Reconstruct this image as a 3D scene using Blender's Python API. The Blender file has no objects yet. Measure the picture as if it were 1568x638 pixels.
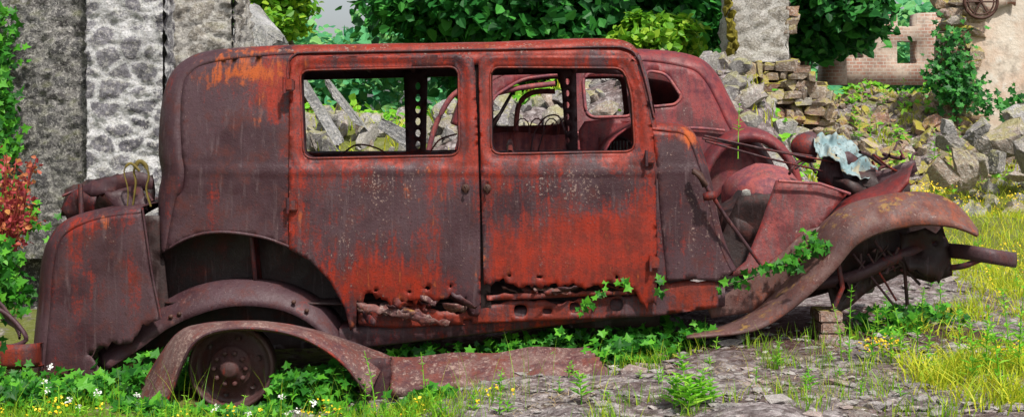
import bpy, bmesh, math, random
import numpy as np
from mathutils import Vector, noise
from mathutils.geometry import delaunay_2d_cdt
random.seed(7); R=np.random.RandomState(11)
F=1950.; D=6.5; ZC=1.17; VH=190.
def P(u,v,y=0.):
    d=D+y; return ((u-784)/F*d, y, ZC-(v-VH)/F*d)
def sst(a,b,x):
    t=np.clip((np.asarray(x,float)-a)/(b-a),0,1); return t*t*(3-2*t)
# ------------------------------------------------------------ node helpers
def newmat(name):
    m=bpy.data.materials.new(name); m.use_nodes=True; m.node_tree.nodes.clear(); return m,m.node_tree
def nd(nt,t,ins=None,**p):
    n=nt.nodes.new(t)
    for k,v in p.items(): setattr(n,k,v)
    for k,v in (ins or {}).items():
        if isinstance(v,bpy.types.NodeSocket): nt.links.new(v,n.inputs[k])
        else:
            if isinstance(v,tuple) and len(v)==3 and n.inputs[k].type=='RGBA': v=v+(1,)
            n.inputs[k].default_value=v
    return n
def mix(nt,f,a,b,bt='MIX'):
    return nd(nt,'ShaderNodeMix',{0:f,6:a,7:b},data_type='RGBA',blend_type=bt).outputs[2]
def mth(nt,op,a,b=0.,c=0.): return nd(nt,'ShaderNodeMath',{0:a,1:b,2:c},operation=op).outputs[0]
def mr(nt,v,a,b,c=0.,d=1.): return nd(nt,'ShaderNodeMapRange',{0:v,1:a,2:b,3:c,4:d},interpolation_type='SMOOTHSTEP').outputs[0]
def co(nt,scale=(1,1,1)):
    t=nd(nt,'ShaderNodeTexCoord').outputs['Object']
    return nd(nt,'ShaderNodeMapping',{'Vector':t,'Scale':scale}).outputs[0]
def nz(nt,c,s,det=6.,ro=.6,dist=0.): return nd(nt,'ShaderNodeTexNoise',{'Vector':c,'Scale':s,'Detail':det,'Roughness':ro,'Distortion':dist}).outputs[0]
def finish(m,nt,col,rough=.8,bump=None,bs=.3,bd=.01,spec=.3,metal=0.):
    ins={'Base Color':col,'Roughness':rough,'Specular IOR Level':spec,'Metallic':metal}
    if bump is not None:
        ins['Normal']=nd(nt,'ShaderNodeBump',{'Height':bump,'Strength':bs,'Distance':bd}).outputs[0]
    b=nd(nt,'ShaderNodeBsdfPrincipled',ins)
    o=nd(nt,'ShaderNodeOutputMaterial',{0:b.outputs[0]}); return m
def rust(name,dark=.0,orange=.0,pale=.0,base=(.27,.020,.006),dk=(.024,.009,.014),dk2=(.060,.034,.042),og=(.44,.085,.010),moss=0.):
    m,nt=newmat(name)
    a=nd(nt,'ShaderNodeSeparateColor',{0:nd(nt,'ShaderNodeAttribute',attribute_name='m').outputs['Color']})
    c=co(nt); cs=co(nt,(11,11,1.0)); cs2=co(nt,(40,40,3.4))
    n1=nz(nt,c,3.0,7,.66,.5); n2=nz(nt,c,9,6,.72); n3=nz(nt,c,70,4,.75); st=nz(nt,cs,1,6,.68,.4); st2=nz(nt,cs2,1,3,.6,.5); n4=nz(nt,c,1.9,4,.6)
    col=mix(nt,mr(nt,mth(nt,'ADD',mth(nt,'MULTIPLY',n2,.7),mth(nt,'MULTIPLY',st2,.3)),.40,.62),base,(base[0]*.42,base[1]*.55,base[2]*.9))
    col=mix(nt,mr(nt,n3,.5,.72,0,.6),col,(base[0]*.5,base[1]*.6,base[2]))
    v=mth(nt,'ADD',a.outputs[0],dark)
    v=mth(nt,'MULTIPLY_ADD',mth(nt,'SUBTRACT',n1,.5),2.1,v)
    v=mth(nt,'MULTIPLY_ADD',mth(nt,'SUBTRACT',st,.5),1.6,v)
    v=mth(nt,'MULTIPLY_ADD',mth(nt,'SUBTRACT',n3,.5),1.1,v)
    v=mth(nt,'MULTIPLY_ADD',mth(nt,'SUBTRACT',st2,.5),.7,v)
    dm=mr(nt,v,.18,.82)
    dcol=mix(nt,mr(nt,n4,.36,.60),dk,dk2)
    dcol=mix(nt,mr(nt,n2,.48,.70,0,.8),dcol,(.085,.020,.016))
    dcol=mix(nt,mr(nt,st2,.54,.76,0,.55),dcol,(.12,.08,.085))
    col=mix(nt,mth(nt,'MULTIPLY',dm,.96),col,dcol)
    v=mth(nt,'ADD',a.outputs[1],orange)
    v=mth(nt,'MULTIPLY_ADD',mth(nt,'SUBTRACT',n2,.5),2.6,v)
    v=mth(nt,'MULTIPLY_ADD',mth(nt,'SUBTRACT',st2,.5),2.0,v)
    col=mix(nt,mth(nt,'MULTIPLY',mr(nt,v,.45,1.1),.8),col,og)
    v=mth(nt,'ADD',a.outputs[2],pale)
    v=mth(nt,'MULTIPLY_ADD',mth(nt,'SUBTRACT',st,.5),2.0,v)
    v=mth(nt,'MULTIPLY_ADD',mth(nt,'SUBTRACT',n3,.5),3.6,v)
    pm=mr(nt,v,.68,1.0)
    col=mix(nt,mth(nt,'MULTIPLY',pm,.6),col,(.36,.25,.21))
    col=mix(nt,mr(nt,nz(nt,c,130,2,.6),.60,.70,0,.85),col,(.03,.010,.008))
    if moss>0:
        g=nd(nt,'ShaderNodeSeparateXYZ',{0:nd(nt,'ShaderNodeNewGeometry').outputs['Normal']}).outputs[2]
        mm=mth(nt,'MULTIPLY',mr(nt,nz(nt,c,16,5,.7),.54,.64),mr(nt,g,.3,.9))
        col=mix(nt,mth(nt,'MULTIPLY',mm,moss),col,(.34,.20,.04))
    h=mth(nt,'ADD',mth(nt,'MULTIPLY',n2,.6),mth(nt,'MULTIPLY',n3,.6))
    return finish(m,nt,col,mr(nt,n2,.3,.7,.40,.78),h,.55,.008,.38)
M={}
M['body']=rust('rust_body')
M['bodydark']=rust('rust_dark',1.0,-.1,.05)
M['mid']=rust('rust_mid',.68,-.05,.05)
M['red']=rust('rust_red',.38,.05,.05,base=(.22,.025,.010))
M['wheel']=rust('rust_wheel',1.05,-.2,.0,dk=(.040,.020,.020),dk2=(.075,.042,.042))
M['fender']=rust('rust_fender',.62,.0,.12,base=(.22,.055,.025),dk=(.050,.022,.022),dk2=(.135,.075,.068),moss=.55)
M['pink']=rust('rust_pink',.22,-.15,.2,base=(.34,.08,.07),dk=(.12,.04,.04),dk2=(.22,.10,.10))
M['car2']=rust('rust_car2',.38,-.15,.12,base=(.22,.030,.030),dk=(.07,.016,.020),dk2=(.14,.048,.05))
M['hood']=rust('rust_hood',.35,-.1,.12,base=(.20,.022,.018),dk=(.05,.012,.014),dk2=(.10,.032,.034))
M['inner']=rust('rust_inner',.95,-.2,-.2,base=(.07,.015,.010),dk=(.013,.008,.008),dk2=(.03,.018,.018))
M['board']=rust('rust_board',.5,-.1,.5,base=(.16,.05,.038),dk=(.075,.038,.036),dk2=(.18,.115,.105))
def stonem(name,cols,moss=.4,mosscol=(.10,.11,.02),dark=.4,scale=1.,lich=.5,attr=False,bs=.9,mort=(.46,.44,.42)):
    m,nt=newmat(name); c=co(nt)
    rnd=nd(nt,'ShaderNodeNewGeometry').outputs['Random Per Island']
    if attr:
        aa=nd(nt,'ShaderNodeSeparateColor',{0:nd(nt,'ShaderNodeAttribute',attribute_name='m').outputs['Color']}); rnd=aa.outputs[1]
    cr=nd(nt,'ShaderNodeValToRGB',{0:rnd}); e=cr.color_ramp.elements
    while len(e)<len(cols): e.new(.5)
    for i,k in enumerate(cols): e[i].position=i/(len(cols)-1); e[i].color=k+(1,)
    col=cr.outputs[0]
    n1=nz(nt,c,6*scale,6,.7); n2=nz(nt,c,38*scale,5,.75); n3=nz(nt,c,1.6*scale,5,.6)
    col=mix(nt,mr(nt,n1,.35,.7,0,.65),col,tuple(x*.35 for x in cols[0]))
    if attr: col=mix(nt,mr(nt,mth(nt,'MULTIPLY_ADD',mth(nt,'SUBTRACT',n2,.5),1.8,aa.outputs[0]),.2,.7,0,.9),col,mort)
    col=mix(nt,mth(nt,'MULTIPLY',mr(nt,n2,.50,.60),lich),col,(.56,.54,.51))
    col=mix(nt,mth(nt,'MULTIPLY',mr(nt,nz(nt,c,75*scale,3,.7),.53,.60),dark),col,(.025,.025,.028))
    col=mix(nt,mth(nt,'MULTIPLY',mr(nt,n3,.50,.66),dark*.8),col,(.05,.05,.048))
    g=nd(nt,'ShaderNodeSeparateXYZ',{0:nd(nt,'ShaderNodeNewGeometry').outputs['Normal']}).outputs[2]
    mm=mth(nt,'MULTIPLY',mr(nt,nz(nt,c,4*scale,5,.7),.43,.56),mr(nt,g,-.1,.7))
    col=mix(nt,mth(nt,'MULTIPLY',mm,moss),col,mosscol)
    return finish(m,nt,col,.95,mth(nt,'ADD',n1,mth(nt,'MULTIPLY',n2,.8)),bs,.03,.15)
M['rock']=stonem('rubble_stone',[(.42,.31,.22),(.24,.18,.15),(.50,.35,.22),(.40,.37,.35),(.38,.18,.12),(.53,.43,.33)],.85,(.34,.31,.03),dark=.32)
M['rockl']=stonem('rubble_stone_grey',[(.44,.42,.41),(.26,.24,.25),(.50,.47,.44),(.45,.34,.27),(.36,.35,.36)],.5,(.28,.27,.04),lich=.7,dark=.38)
M['slab']=stonem('slab_stone',[(.46,.46,.47),(.36,.36,.37)],.25,lich=.8,dark=.45)
M['walldark']=stonem('old_wall_dark',[(.10,.095,.10),(.18,.175,.18),(.13,.12,.12)],.5,dark=.7,lich=.55,attr=True,mort=(.24,.23,.225))
M['wallgrey']=stonem('old_wall_grey',[(.15,.145,.17),(.30,.29,.32),(.21,.20,.23)],.3,dark=.42,lich=.6,attr=True,mort=(.66,.66,.67))
M['walltan']=stonem('old_wall_tan',[(.32,.29,.25),(.42,.39,.35)],.4,dark=.45,lich=.75,attr=True,mort=(.52,.50,.47))
M['pebble']=stonem('gravel_stone',[(.42,.38,.38),(.25,.21,.21),(.58,.54,.52),(.34,.23,.21)],.1,dark=.25)
def leafm(name,c1,c2,c3,tr=.35,rough=.5):
    m,nt=newmat(name)
    rnd=nd(nt,'ShaderNodeNewGeometry').outputs['Random Per Island']
    cr=nd(nt,'ShaderNodeValToRGB',{0:rnd}); e=cr.color_ramp.elements; e.new(.5)
    for i,k in enumerate((c1,c2,c3)): e[i].position=(0,.55,1)[i]; e[i].color=k+(1,)
    b=nd(nt,'ShaderNodeBsdfPrincipled',{'Base Color':cr.outputs[0],'Roughness':rough,'Specular IOR Level':.3})
    t=nd(nt,'ShaderNodeBsdfTranslucent',{0:cr.outputs[0]})
    s=nd(nt,'ShaderNodeMixShader',{0:tr,1:b.outputs[0],2:t.outputs[0]})
    nd(nt,'ShaderNodeOutputMaterial',{0:s.outputs[0]}); return m
M['ivy']=leafm('ivy_leaf',(.012,.085,.010),(.04,.22,.015),(.14,.46,.03))
M['grass']=leafm('grass_blade',(.10,.28,.012),(.22,.46,.02),(.50,.56,.04),.4)
M['grassY']=leafm('grass_yellow',(.26,.44,.02),(.52,.60,.03),(.78,.70,.06),.4)
M['weed']=leafm('weed_leaf',(.10,.36,.02),(.20,.56,.03),(.38,.66,.07),.4)
M['treed']=leafm('tree_leaf_dark',(.008,.07,.014),(.025,.17,.027),(.08,.36,.05),.32)
M['treel']=leafm('tree_leaf_light',(.07,.22,.015),(.16,.40,.02),(.36,.54,.04),.35)
M['far']=leafm('far_leaf',(.05,.26,.12),(.10,.38,.14),(.24,.50,.15),.3)
M['redleaf']=leafm('red_leaf',(.26,.03,.04),(.45,.07,.07),(.50,.22,.06),.3)
M['yflow']=leafm('yellow_petal',(.70,.45,.01),(.85,.60,.02),(.9,.7,.05),.2)
M['wflow']=leafm('white_petal',(.7,.7,.65),(.8,.8,.78),(.85,.8,.8),.2)
M['straw']=leafm('dry_straw',(.30,.20,.10),(.42,.32,.18),(.5,.42,.25),.2)
def plain(name,c,rough=.7,var=.5):
    m,nt=newmat(name); k=co(nt); n=nz(nt,k,18,6,.7)
    col=mix(nt,mr(nt,n,.35,.7),c,tuple(x*var for x in c))
    return finish(m,nt,col,rough,n,.4,.01)
M['bark']=plain('bark',(.10,.075,.05)); M['olive']=plain('olive_strap',(.16,.12,.025)); M['white']=plain('white_enamel',(.6,.58,.52)); M['brownm']=plain('dark_iron',(.08,.035,.025),.6)
M['mosspad']=plain('moss_pad',(.20,.17,.02),1,.4)
def clothm():
    m,nt=newmat('faded_cloth'); c=co(nt); n=nz(nt,c,9,6,.7); n2=nz(nt,c,40,4,.7)
    col=mix(nt,mr(nt,n,.4,.6),(.30,.37,.38),(.17,.26,.28)); col=mix(nt,mr(nt,n2,.54,.64),col,(.10,.09,.07)); col=mix(nt,mr(nt,nz(nt,c,14,5,.6),.56,.66,0,.8),col,(.33,.28,.18))
    return finish(m,nt,col,.85,n2,.3,.005,.2)
M['cloth']=clothm()
def groundm():
    m,nt=newmat('ground_soil'); c=co(nt)
    a=nd(nt,'ShaderNodeSeparateColor',{0:nd(nt,'ShaderNodeAttribute',attribute_name='m').outputs['Color']})
    n1=nz(nt,c,2.2,6,.7); n2=nz(nt,c,11,6,.75); n3=nz(nt,c,60,4,.7)
    col=mix(nt,mr(nt,n2,.35,.65),(.25,.20,.20),(.54,.49,.49))
    col=mix(nt,mr(nt,n1,.48,.6,0,.7),col,(.17,.10,.09))
    v1=nd(nt,'ShaderNodeTexVoronoi',{'Vector':c,'Scale':22.})
    g_=nd(nt,'ShaderNodeSeparateColor',{0:v1.outputs['Color']}).outputs[0]
    col=mix(nt,mr(nt,g_,.1,.9,.0,.65),col,(.13,.10,.10))
    col=mix(nt,mr(nt,v1.outputs['Distance'],.45,.7,0,.6),col,(.06,.04,.035))
    col=mix(nt,mr(nt,n3,.58,.68,0,.8),col,(.60,.57,.56))
    v=mth(nt,'MULTIPLY_ADD',mth(nt,'SUBTRACT',nz(nt,c,4.5,6,.7),.5),2.,a.outputs[0])
    col=mix(nt,mth(nt,'MULTIPLY',mr(nt,v,.35,.7),.85),col,(.16,.19,.025))
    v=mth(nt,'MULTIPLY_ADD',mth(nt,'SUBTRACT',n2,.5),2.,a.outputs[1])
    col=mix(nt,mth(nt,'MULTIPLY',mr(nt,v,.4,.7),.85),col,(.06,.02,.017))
    return finish(m,nt,col,.95,mth(nt,'ADD',n2,n3),.9,.03,.15)
M['ground']=groundm()
# ------------------------------------------------------------ mesh helpers
COL=bpy.context.scene.collection
def root(name):
    e=bpy.data.objects.new(name,None); e.empty_display_size=.2; COL.objects.link(e); return e
def mk(name,V,Fc,mat,parent=None,smooth=True,attr=None,solid=0.,off=1.):
    me=bpy.data.meshes.new(name); V=np.asarray(V,np.float32)
    if isinstance(Fc,np.ndarray):
        k=Fc.shape[1]; me.vertices.add(len(V)); me.vertices.foreach_set('co',V.ravel())
        me.loops.add(Fc.size); me.loops.foreach_set('vertex_index',Fc.astype(np.int32).ravel())
        me.polygons.add(len(Fc)); me.polygons.foreach_set('loop_start',np.arange(0,Fc.size,k,dtype=np.int32))
        me.update(calc_edges=True)
    else:
        me.from_pydata([tuple(map(float,v)) for v in V],[],Fc); me.update()
    me.polygons.foreach_set('use_smooth',[smooth]*len(me.polygons))
    if attr is not None:
        A=me.color_attributes.new('m','FLOAT_COLOR','POINT'); a=np.ones((len(V),4),np.float32); a[:,:3]=attr
        A.data.foreach_set('color',a.ravel())
    me.materials.append(mat)
    o=bpy.data.objects.new(name,me); COL.objects.link(o)
    if parent: o.parent=parent
    if solid:
        s=o.modifiers.new('s','SOLIDIFY'); s.thickness=solid; s.offset=off
    return o
def cr(pts,k=6,closed=False):
    p=[np.array(q,float) for q in pts]; n=len(p); out=[]
    rng=range(n if closed else n-1)
    for i in rng:
        if closed: a,b,c,d=p[i-1],p[i],p[(i+1)%n],p[(i+2)%n]
        else: a,b,c,d=p[max(i-1,0)],p[i],p[i+1],p[min(i+2,n-1)]
        for j in range(k):
            t=j/k; out.append(.5*((2*b)+(c-a)*t+(2*a-5*b+4*c-d)*t*t+(3*b-a-3*c+d)*t**3))
    if not closed: out.append(p[-1])
    return [tuple(q) for q in out]
def fillet(pts,r,seg=6):
    out=[]; n=len(pts)
    for i in range(n):
        a,b,c=(np.array(pts[i-1],float),np.array(pts[i],float),np.array(pts[(i+1)%n],float))
        u=(a-b)/np.linalg.norm(a-b); w=(c-b)/np.linalg.norm(c-b)
        rr=min(r,.45*np.linalg.norm(a-b),.45*np.linalg.norm(c-b))
        for j in range(seg+1):
            t=j/seg; out.append(tuple((1-t)**2*(b+u*rr)+2*t*(1-t)*b+t*t*(b+w*rr)))
    return out
def rag(pts,amp,step=7.,seed=0):
    rr=random.Random(seed); out=[]
    for (a,b),(c,d) in zip(pts[:-1],pts[1:]):
        L=math.hypot(c-a,d-b); n=max(1,int(L/step))
        for j in range(n):
            t=j/n; k=0 if (j==0 and not out) else amp
            out.append((a+(c-a)*t+rr.uniform(-.4,.4)*k,b+(d-b)*t+rr.gauss(0,.6)*k+ (rr.random()<.15)*k*1.3))
    out.append(pts[-1]); return out
def inpoly(px,py,poly):
    ins=np.zeros(len(px),bool); n=len(poly)
    for i in range(n):
        x1,y1=poly[i]; x2,y2=poly[(i+1)%n]
        if y1==y2: continue
        c=((y1>py)!=(y2>py))&(px<(x2-x1)*(py-y1)/(y2-y1)+x1); ins^=c
    return ins
def dpoly(px,py,poly):
    d=np.full(len(px),1e9); n=len(poly)
    for i in range(n):
        x1,y1=poly[i]; x2,y2=poly[(i+1)%n]; dx,dy=x2-x1,y2-y1; L=dx*dx+dy*dy+1e-12
        t=np.clip(((px-x1)*dx+(py-y1)*dy)/L,0,1); d=np.minimum(d,np.hypot(px-x1-t*dx,py-y1-t*dy))
    return d
def triang(outl,holes,step):
    pts=[];edges=[]
    for poly in [outl]+holes:
        q=[]
        for i in range(len(poly)):
            a=np.array(poly[i]); b=np.array(poly[(i+1)%len(poly)]); L=np.linalg.norm(b-a)
            if L<1e-5: continue
            k=max(1,int(L/step))
            for j in range(k): q.append(tuple(a+(b-a)*j/k))
        s=len(pts); pts+=q; edges+=[(s+i,s+(i+1)%len(q)) for i in range(len(q))]
    o=np.array(outl); x0,z0=o.min(0); x1,z1=o.max(0)
    gx,gz=np.meshgrid(np.arange(x0,x1,step),np.arange(z0,z1,step)); gx=gx+ (np.arange(gx.shape[0])%2)[:,None]*step*.5
    gx=gx.ravel();gz=gz.ravel()
    ok=inpoly(gx,gz,outl)&(dpoly(gx,gz,outl)>step*.45)
    for h in holes: ok&=~inpoly(gx,gz,h)&(dpoly(gx,gz,h)>step*.45)
    pts+=list(zip(gx[ok],gz[ok]))
    r=delaunay_2d_cdt([Vector((float(a),float(b))) for a,b in pts],edges,[],0,1e-5)
    V=np.array([tuple(v) for v in r[0]]); T=np.array([f for f in r[2] if len(f)==3])
    c=V[T].mean(1); ok=inpoly(c[:,0],c[:,1],outl)
    for h in holes: ok&=~inpoly(c[:,0],c[:,1],h)
    return V,T[ok]
def sc(y): return (D+y)/F
def tox(pts,y=0.): s=sc(y); return [((u-784)*s, ZC-(v-VH)*s) for u,v in pts]
def sheet(name,outl,holes,mat,parent,y0=0.,yf=None,step=.025,thick=.006,paint=None):
    V,T=triang(tox(outl,y0),[tox(h,y0) for h in holes],step)
    x,z=V[:,0],V[:,1]; y=np.full(len(x),y0)
    if yf is not None: y=y+yf(x,z)
    s=sc(y0); a=None
    if paint: a=paint(x/s+784,(ZC-z)/s+VH)
    return mk(name,np.stack([x,y,z],1),T,mat,parent,True,a,thick,0.)
def loft(name,rows,mat,parent,thick=0.,attr=None,closed=False,smooth=True):
    n=len(rows); k=len(rows[0]); V=[p for r in rows for p in r]; Fc=[]
    for i in range(n-1):
        for j in range(k if closed else k-1):
            j2=(j+1)%k; Fc.append((i*k+j,i*k+j2,(i+1)*k+j2,(i+1)*k+j))
    return mk(name,V,np.array(Fc),mat,parent,smooth,attr,thick,0.)
def tube(name,pts,r,mat,parent,seg=7,closed=False,flat=1.):
    p=[np.array(q,float) for q in pts]; n=len(p); rows=[]
    for i in range(n):
        a=p[i-1] if (i>0 or closed) else p[i]; b=p[(i+1)%n] if (i<n-1 or closed) else p[i]
        t=b-a; t/=np.linalg.norm(t)+1e-9; up=np.array([0,0,1.]) if abs(t[2])<.9 else np.array([0,1.,0])
        s=np.cross(t,up); s/=np.linalg.norm(s); w=np.cross(s,t)
        rr=r[i] if hasattr(r,'__len__') else r
        rows.append([p[i]+rr*(math.cos(2*math.pi*k/seg)*s*flat+math.sin(2*math.pi*k/seg)*w) for k in range(seg)])
    if closed: rows.append(rows[0])
    return loft(name,rows,mat,parent,closed=True)
def lathe(name,prof,c,axis,mat,parent,seg=40):
    ax=Vector(axis).normalized(); u=ax.orthogonal().normalized(); w=ax.cross(u); c=Vector(c)
    rows=[[tuple(c+ax*h+(u*math.cos(2*math.pi*k/seg)+w*math.sin(2*math.pi*k/seg))*r) for k in range(seg)] for r,h in prof]
    return loft(name,rows,mat,parent,closed=True)
def nf(x,y,z,s): return noise.noise(Vector((x*s,y*s,z*s)))
def nfv(x,z,s,o=0.): return np.array([noise.noise(Vector((a*s,o,b*s))) for a,b in zip(x,z)])
def box(name,lo,hi,mat,parent,bev=.01):
    bm=bmesh.new(); bmesh.ops.create_cube(bm,size=1)
    for v in bm.verts:
        v.co=Vector([(lo[i]+hi[i])/2+v.co[i]*(hi[i]-lo[i]) for i in range(3)])
    if bev: bmesh.ops.bevel(bm,geom=bm.edges[:],offset=bev,segments=2,affect='EDGES')
    me=bpy.data.meshes.new(name); bm.to_mesh(me); bm.free(); me.materials.append(mat)
    o=bpy.data.objects.new(name,me); COL.objects.link(o); 
    if parent:o.parent=parent
    return o
# ------------------------------------------------------------ terrain
def H(x,y):
    x=np.asarray(x,float); d=np.asarray(y,float)+D
    h=-.2+.25*sst(-1.2,1.3,x)+.40*sst(7.5,14,d)*sst(-1,3,x)
    w=sst(2.0,3.2,x)
    h=h+(sst(10.3,12.2,d)*1.35)*(1-w)+sst(14.0,18.5,d)*1.05*w
    h=h-sst(21,50,d)*1.1
    h=h+.02*np.sin(3.1*x+1.3*d)+.015*np.sin(7*x-5*d+1)+ .10*sst(9,12,d)*np.sin(1.9*x+2.3*d)*np.sin(2.7*x-1.1*d+2)
    return h
def mkground():
    xs=np.concatenate([-np.geomspace(150,6,26),np.arange(-5.6,7.5,.05),np.geomspace(7.8,150,26)])
    ys=np.concatenate([np.arange(-8,-2.2,.4),np.arange(-2.2,4,.04),np.arange(4,14,.12),np.geomspace(14.2,300,34)])
    X,Y=np.meshgrid(xs,ys); Z=H(X,Y)
    x=X.ravel();y=Y.ravel();z=Z.ravel().copy()
    near=(np.abs(x)<8)&(y<14)&(y>-2.5)
    for i in np.nonzero(near)[0]:
        z[i]+=.03*nf(x[i],y[i],0,2.5)+.014*nf(x[i],y[i],5,11)
    a=np.zeros((len(x),3)); 
    g=.12+.6*(x<-.8)*1.+.75*sst(2.6,3.8,x)*sst(.4,2.2,y)*(1-sst(6.5,8.,y))+.3*sst(7,9,y)+.2*sst(-.9,-1.6,y)
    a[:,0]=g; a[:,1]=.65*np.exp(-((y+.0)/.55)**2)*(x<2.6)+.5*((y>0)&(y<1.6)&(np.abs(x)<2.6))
    nx=len(xs); ii=np.arange(len(ys)-1)[:,None]*nx+np.arange(nx-1)[None]; ii=ii.ravel()
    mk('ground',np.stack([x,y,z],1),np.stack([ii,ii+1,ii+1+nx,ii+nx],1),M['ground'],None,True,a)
mkground()
# ------------------------------------------------------------ rocks
def ico(s):
    bm=bmesh.new(); bmesh.ops.create_icosphere(bm,subdivisions=s,radius=1); V=np.array([tuple(v.co) for v in bm.verts]); T=np.array([[v.index for v in f.verts] for f in bm.faces]); bm.free(); return V,T
IC={k:ico(k) for k in (1,2,3,4)}
def rotm():
    q=R.normal(size=4); q/=np.linalg.norm(q); w,x,y,z=q
    return np.array([[1-2*(y*y+z*z),2*(x*y-z*w),2*(x*z+y*w)],[2*(x*y+z*w),1-2*(x*x+z*z),2*(y*z-x*w)],[2*(x*z-y*w),2*(y*z+x*w),1-2*(x*x+y*y)]])
def rock(lvl,c,s,boxy=False,rot=None,jit=.02):
    V=IC[lvl][0].copy()*1.25
    if boxy:
        ns=[np.array(n)+R.normal(size=3)*.16 for n in ((1,0,0),(-1,0,0),(0,1,0),(0,-1,0),(0,0,1),(0,0,-1))]+[R.normal(size=3) for _ in range(7)]
        ds=[.55+R.rand()*.18 for _ in range(6)]+[R.uniform(.68,.85) for _ in range(7)]; V*=1.3
    else:
        ns=[R.normal(size=3) for _ in range(13)]; ds=[.38+R.rand()*.5 for _ in ns]
    for n,dd in zip(ns,ds):
        n=n/np.linalg.norm(n); k=np.clip(V@n-dd,0,None); V=V-k[:,None]*n
    V+=R.normal(size=V.shape)*jit
    if lvl>=3:
        o=R.rand(3)*50; V+=np.array([noise.noise_vector(Vector(p*3.5+o)) for p in V])*.05
    V=V*np.asarray(s)
    if rot is not None: V=V@rot.T
    return V+np.asarray(c)
def rocks(name,specs,mat,parent=None):
    Vs=[];Ts=[];o=0
    for lvl,V in specs:
        Vs.append(V);Ts.append(IC[lvl][1]+o);o+=len(V)
    return mk(name,np.concatenate(Vs),np.concatenate(Ts),mat,parent,False)
def wallrocks(x0,x1,yb,z0,ztop,sw=.2,sh=.12,dep=.14):
    out=[]; z=z0
    while z<z0+6:
        hh=sh*R.uniform(.6,1.4); x=x0+R.uniform(-.1,0); any_=False
        while x<x1:
            w=sw*R.uniform(.4,1.6)
            if z<ztop(x+w/2): 
                any_=True; q=R.uniform(.6,1.15)
                out.append((2,rock(2,(x+w/2,yb+R.uniform(-.06,.06),z+hh*.5+R.uniform(-.03,.03)),(w*.80,dep*R.uniform(.8,1.2),hh*.84*q),R.rand()<.8,None,.03)))
            x+=w
        z+=hh*.93
        if not any_: break
    return out
# ------------------------------------------------------------ leaves & grass
def frames(n):
    n=n/ (np.linalg.norm(n,axis=1,keepdims=True)+1e-9); r=R.normal(size=n.shape); u=np.cross(n,r); u/=np.linalg.norm(u,axis=1,keepdims=True)+1e-9
    return n,u,np.cross(n,u)
DIA=(np.array([[0,0,0],[.42,.35,.10],[.30,.8,.06],[0,1.15,-.05],[-.30,.8,.06],[-.42,.35,.10]]),np.array([[0,1,2],[0,2,3],[0,3,4],[0,4,5]]))
IVY=(np.array([[0,.30,0],[0,.05,-.02],[.38,-.12,.06],[.30,.16,.03],[.60,.36,.07],[.26,.50,.03],[0,1.0,-.06],[-.26,.50,.03],[-.60,.36,.07],[-.30,.16,.03],[-.38,-.12,.06]]),np.array([[0,i,i%10+1] for i in range(1,11)]))
NAR=(np.array([[0,0,0],[.13,.4,.04],[0,1,-.12],[-.13,.4,.04]]),np.array([[0,1,2],[0,2,3]]))
def leafmesh(p,nrm,size,shape=DIA,up=None):
    n,u,w=frames(nrm)
    if up is not None:
        w=up-(up*n).sum(1,keepdims=True)*n; w/=np.linalg.norm(w,axis=1,keepdims=True)+1e-9; u=np.cross(w,n)
    S,T=shape
    V=p[:,None,:]+size[:,None,None]*(S[None,:,0,None]*u[:,None]+S[None,:,1,None]*w[:,None]+S[None,:,2,None]*n[:,None])
    Tt=(T[None]+np.arange(len(p))[:,None,None]*len(S)).reshape(-1,3)
    return V.reshape(-1,3),Tt
def join(parts):
    Vs=[];Ts=[];o=0
    for V,T in parts: Vs.append(V);Ts.append(T+o);o+=len(V)
    return np.concatenate(Vs),np.concatenate(Ts)
def leaves(name,p,nrm,size,mat,parent=None,shape=DIA,up=None):
    V,T=leafmesh(p,nrm,size,shape,up); return mk(name,V,T,mat,parent,False)
def blades(p,h,w,lean):
    n=len(p); a=R.rand(n)*6.283; dx=np.stack([np.cos(a),np.sin(a),np.zeros(n)],1); b=R.rand(n)*6.283; sx=np.stack([np.cos(b),np.sin(b),np.zeros(n)],1)
    rows=[]
    for t,k in ((0,1),(.4,.85),(.75,.5),(1,0)):
        c=p+dx*(lean*t*t)[:,None]*h[:,None]+np.array([0,0,1.])*(h*t*(1-.25*lean*t))[:,None]
        if k: rows+= [c-sx*(w*k)[:,None],c+sx*(w*k)[:,None]]
        else: rows.append(c)
    V=np.stack(rows,1); T=np.array([[0,1,3],[0,3,2],[2,3,5],[2,5,4],[4,5,6]])
    return V.reshape(-1,3),(T[None]+np.arange(n)[:,None,None]*7).reshape(-1,3)
def onG(x,y,dz=0.): return np.stack([x,y,H(x,y)+dz],1)
def grass(name,x,y,h0,h1,w,mat,lean=(.1,.7),parent=None):
    n=len(x); V,T=blades(onG(x,y,-.01),R.uniform(h0,h1,n),R.uniform(.5,1,n)*w,R.uniform(lean[0],lean[1],n)); return mk(name,V,T,mat,parent,False)
def clumped(n,x0,x1,y0,y1,nc,s):
    cx=R.uniform(x0,x1,nc);cy=R.uniform(y0,y1,nc);i=R.randint(0,nc,n); return cx[i]+R.normal(size=n)*s,cy[i]+R.normal(size=n)*s
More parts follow.
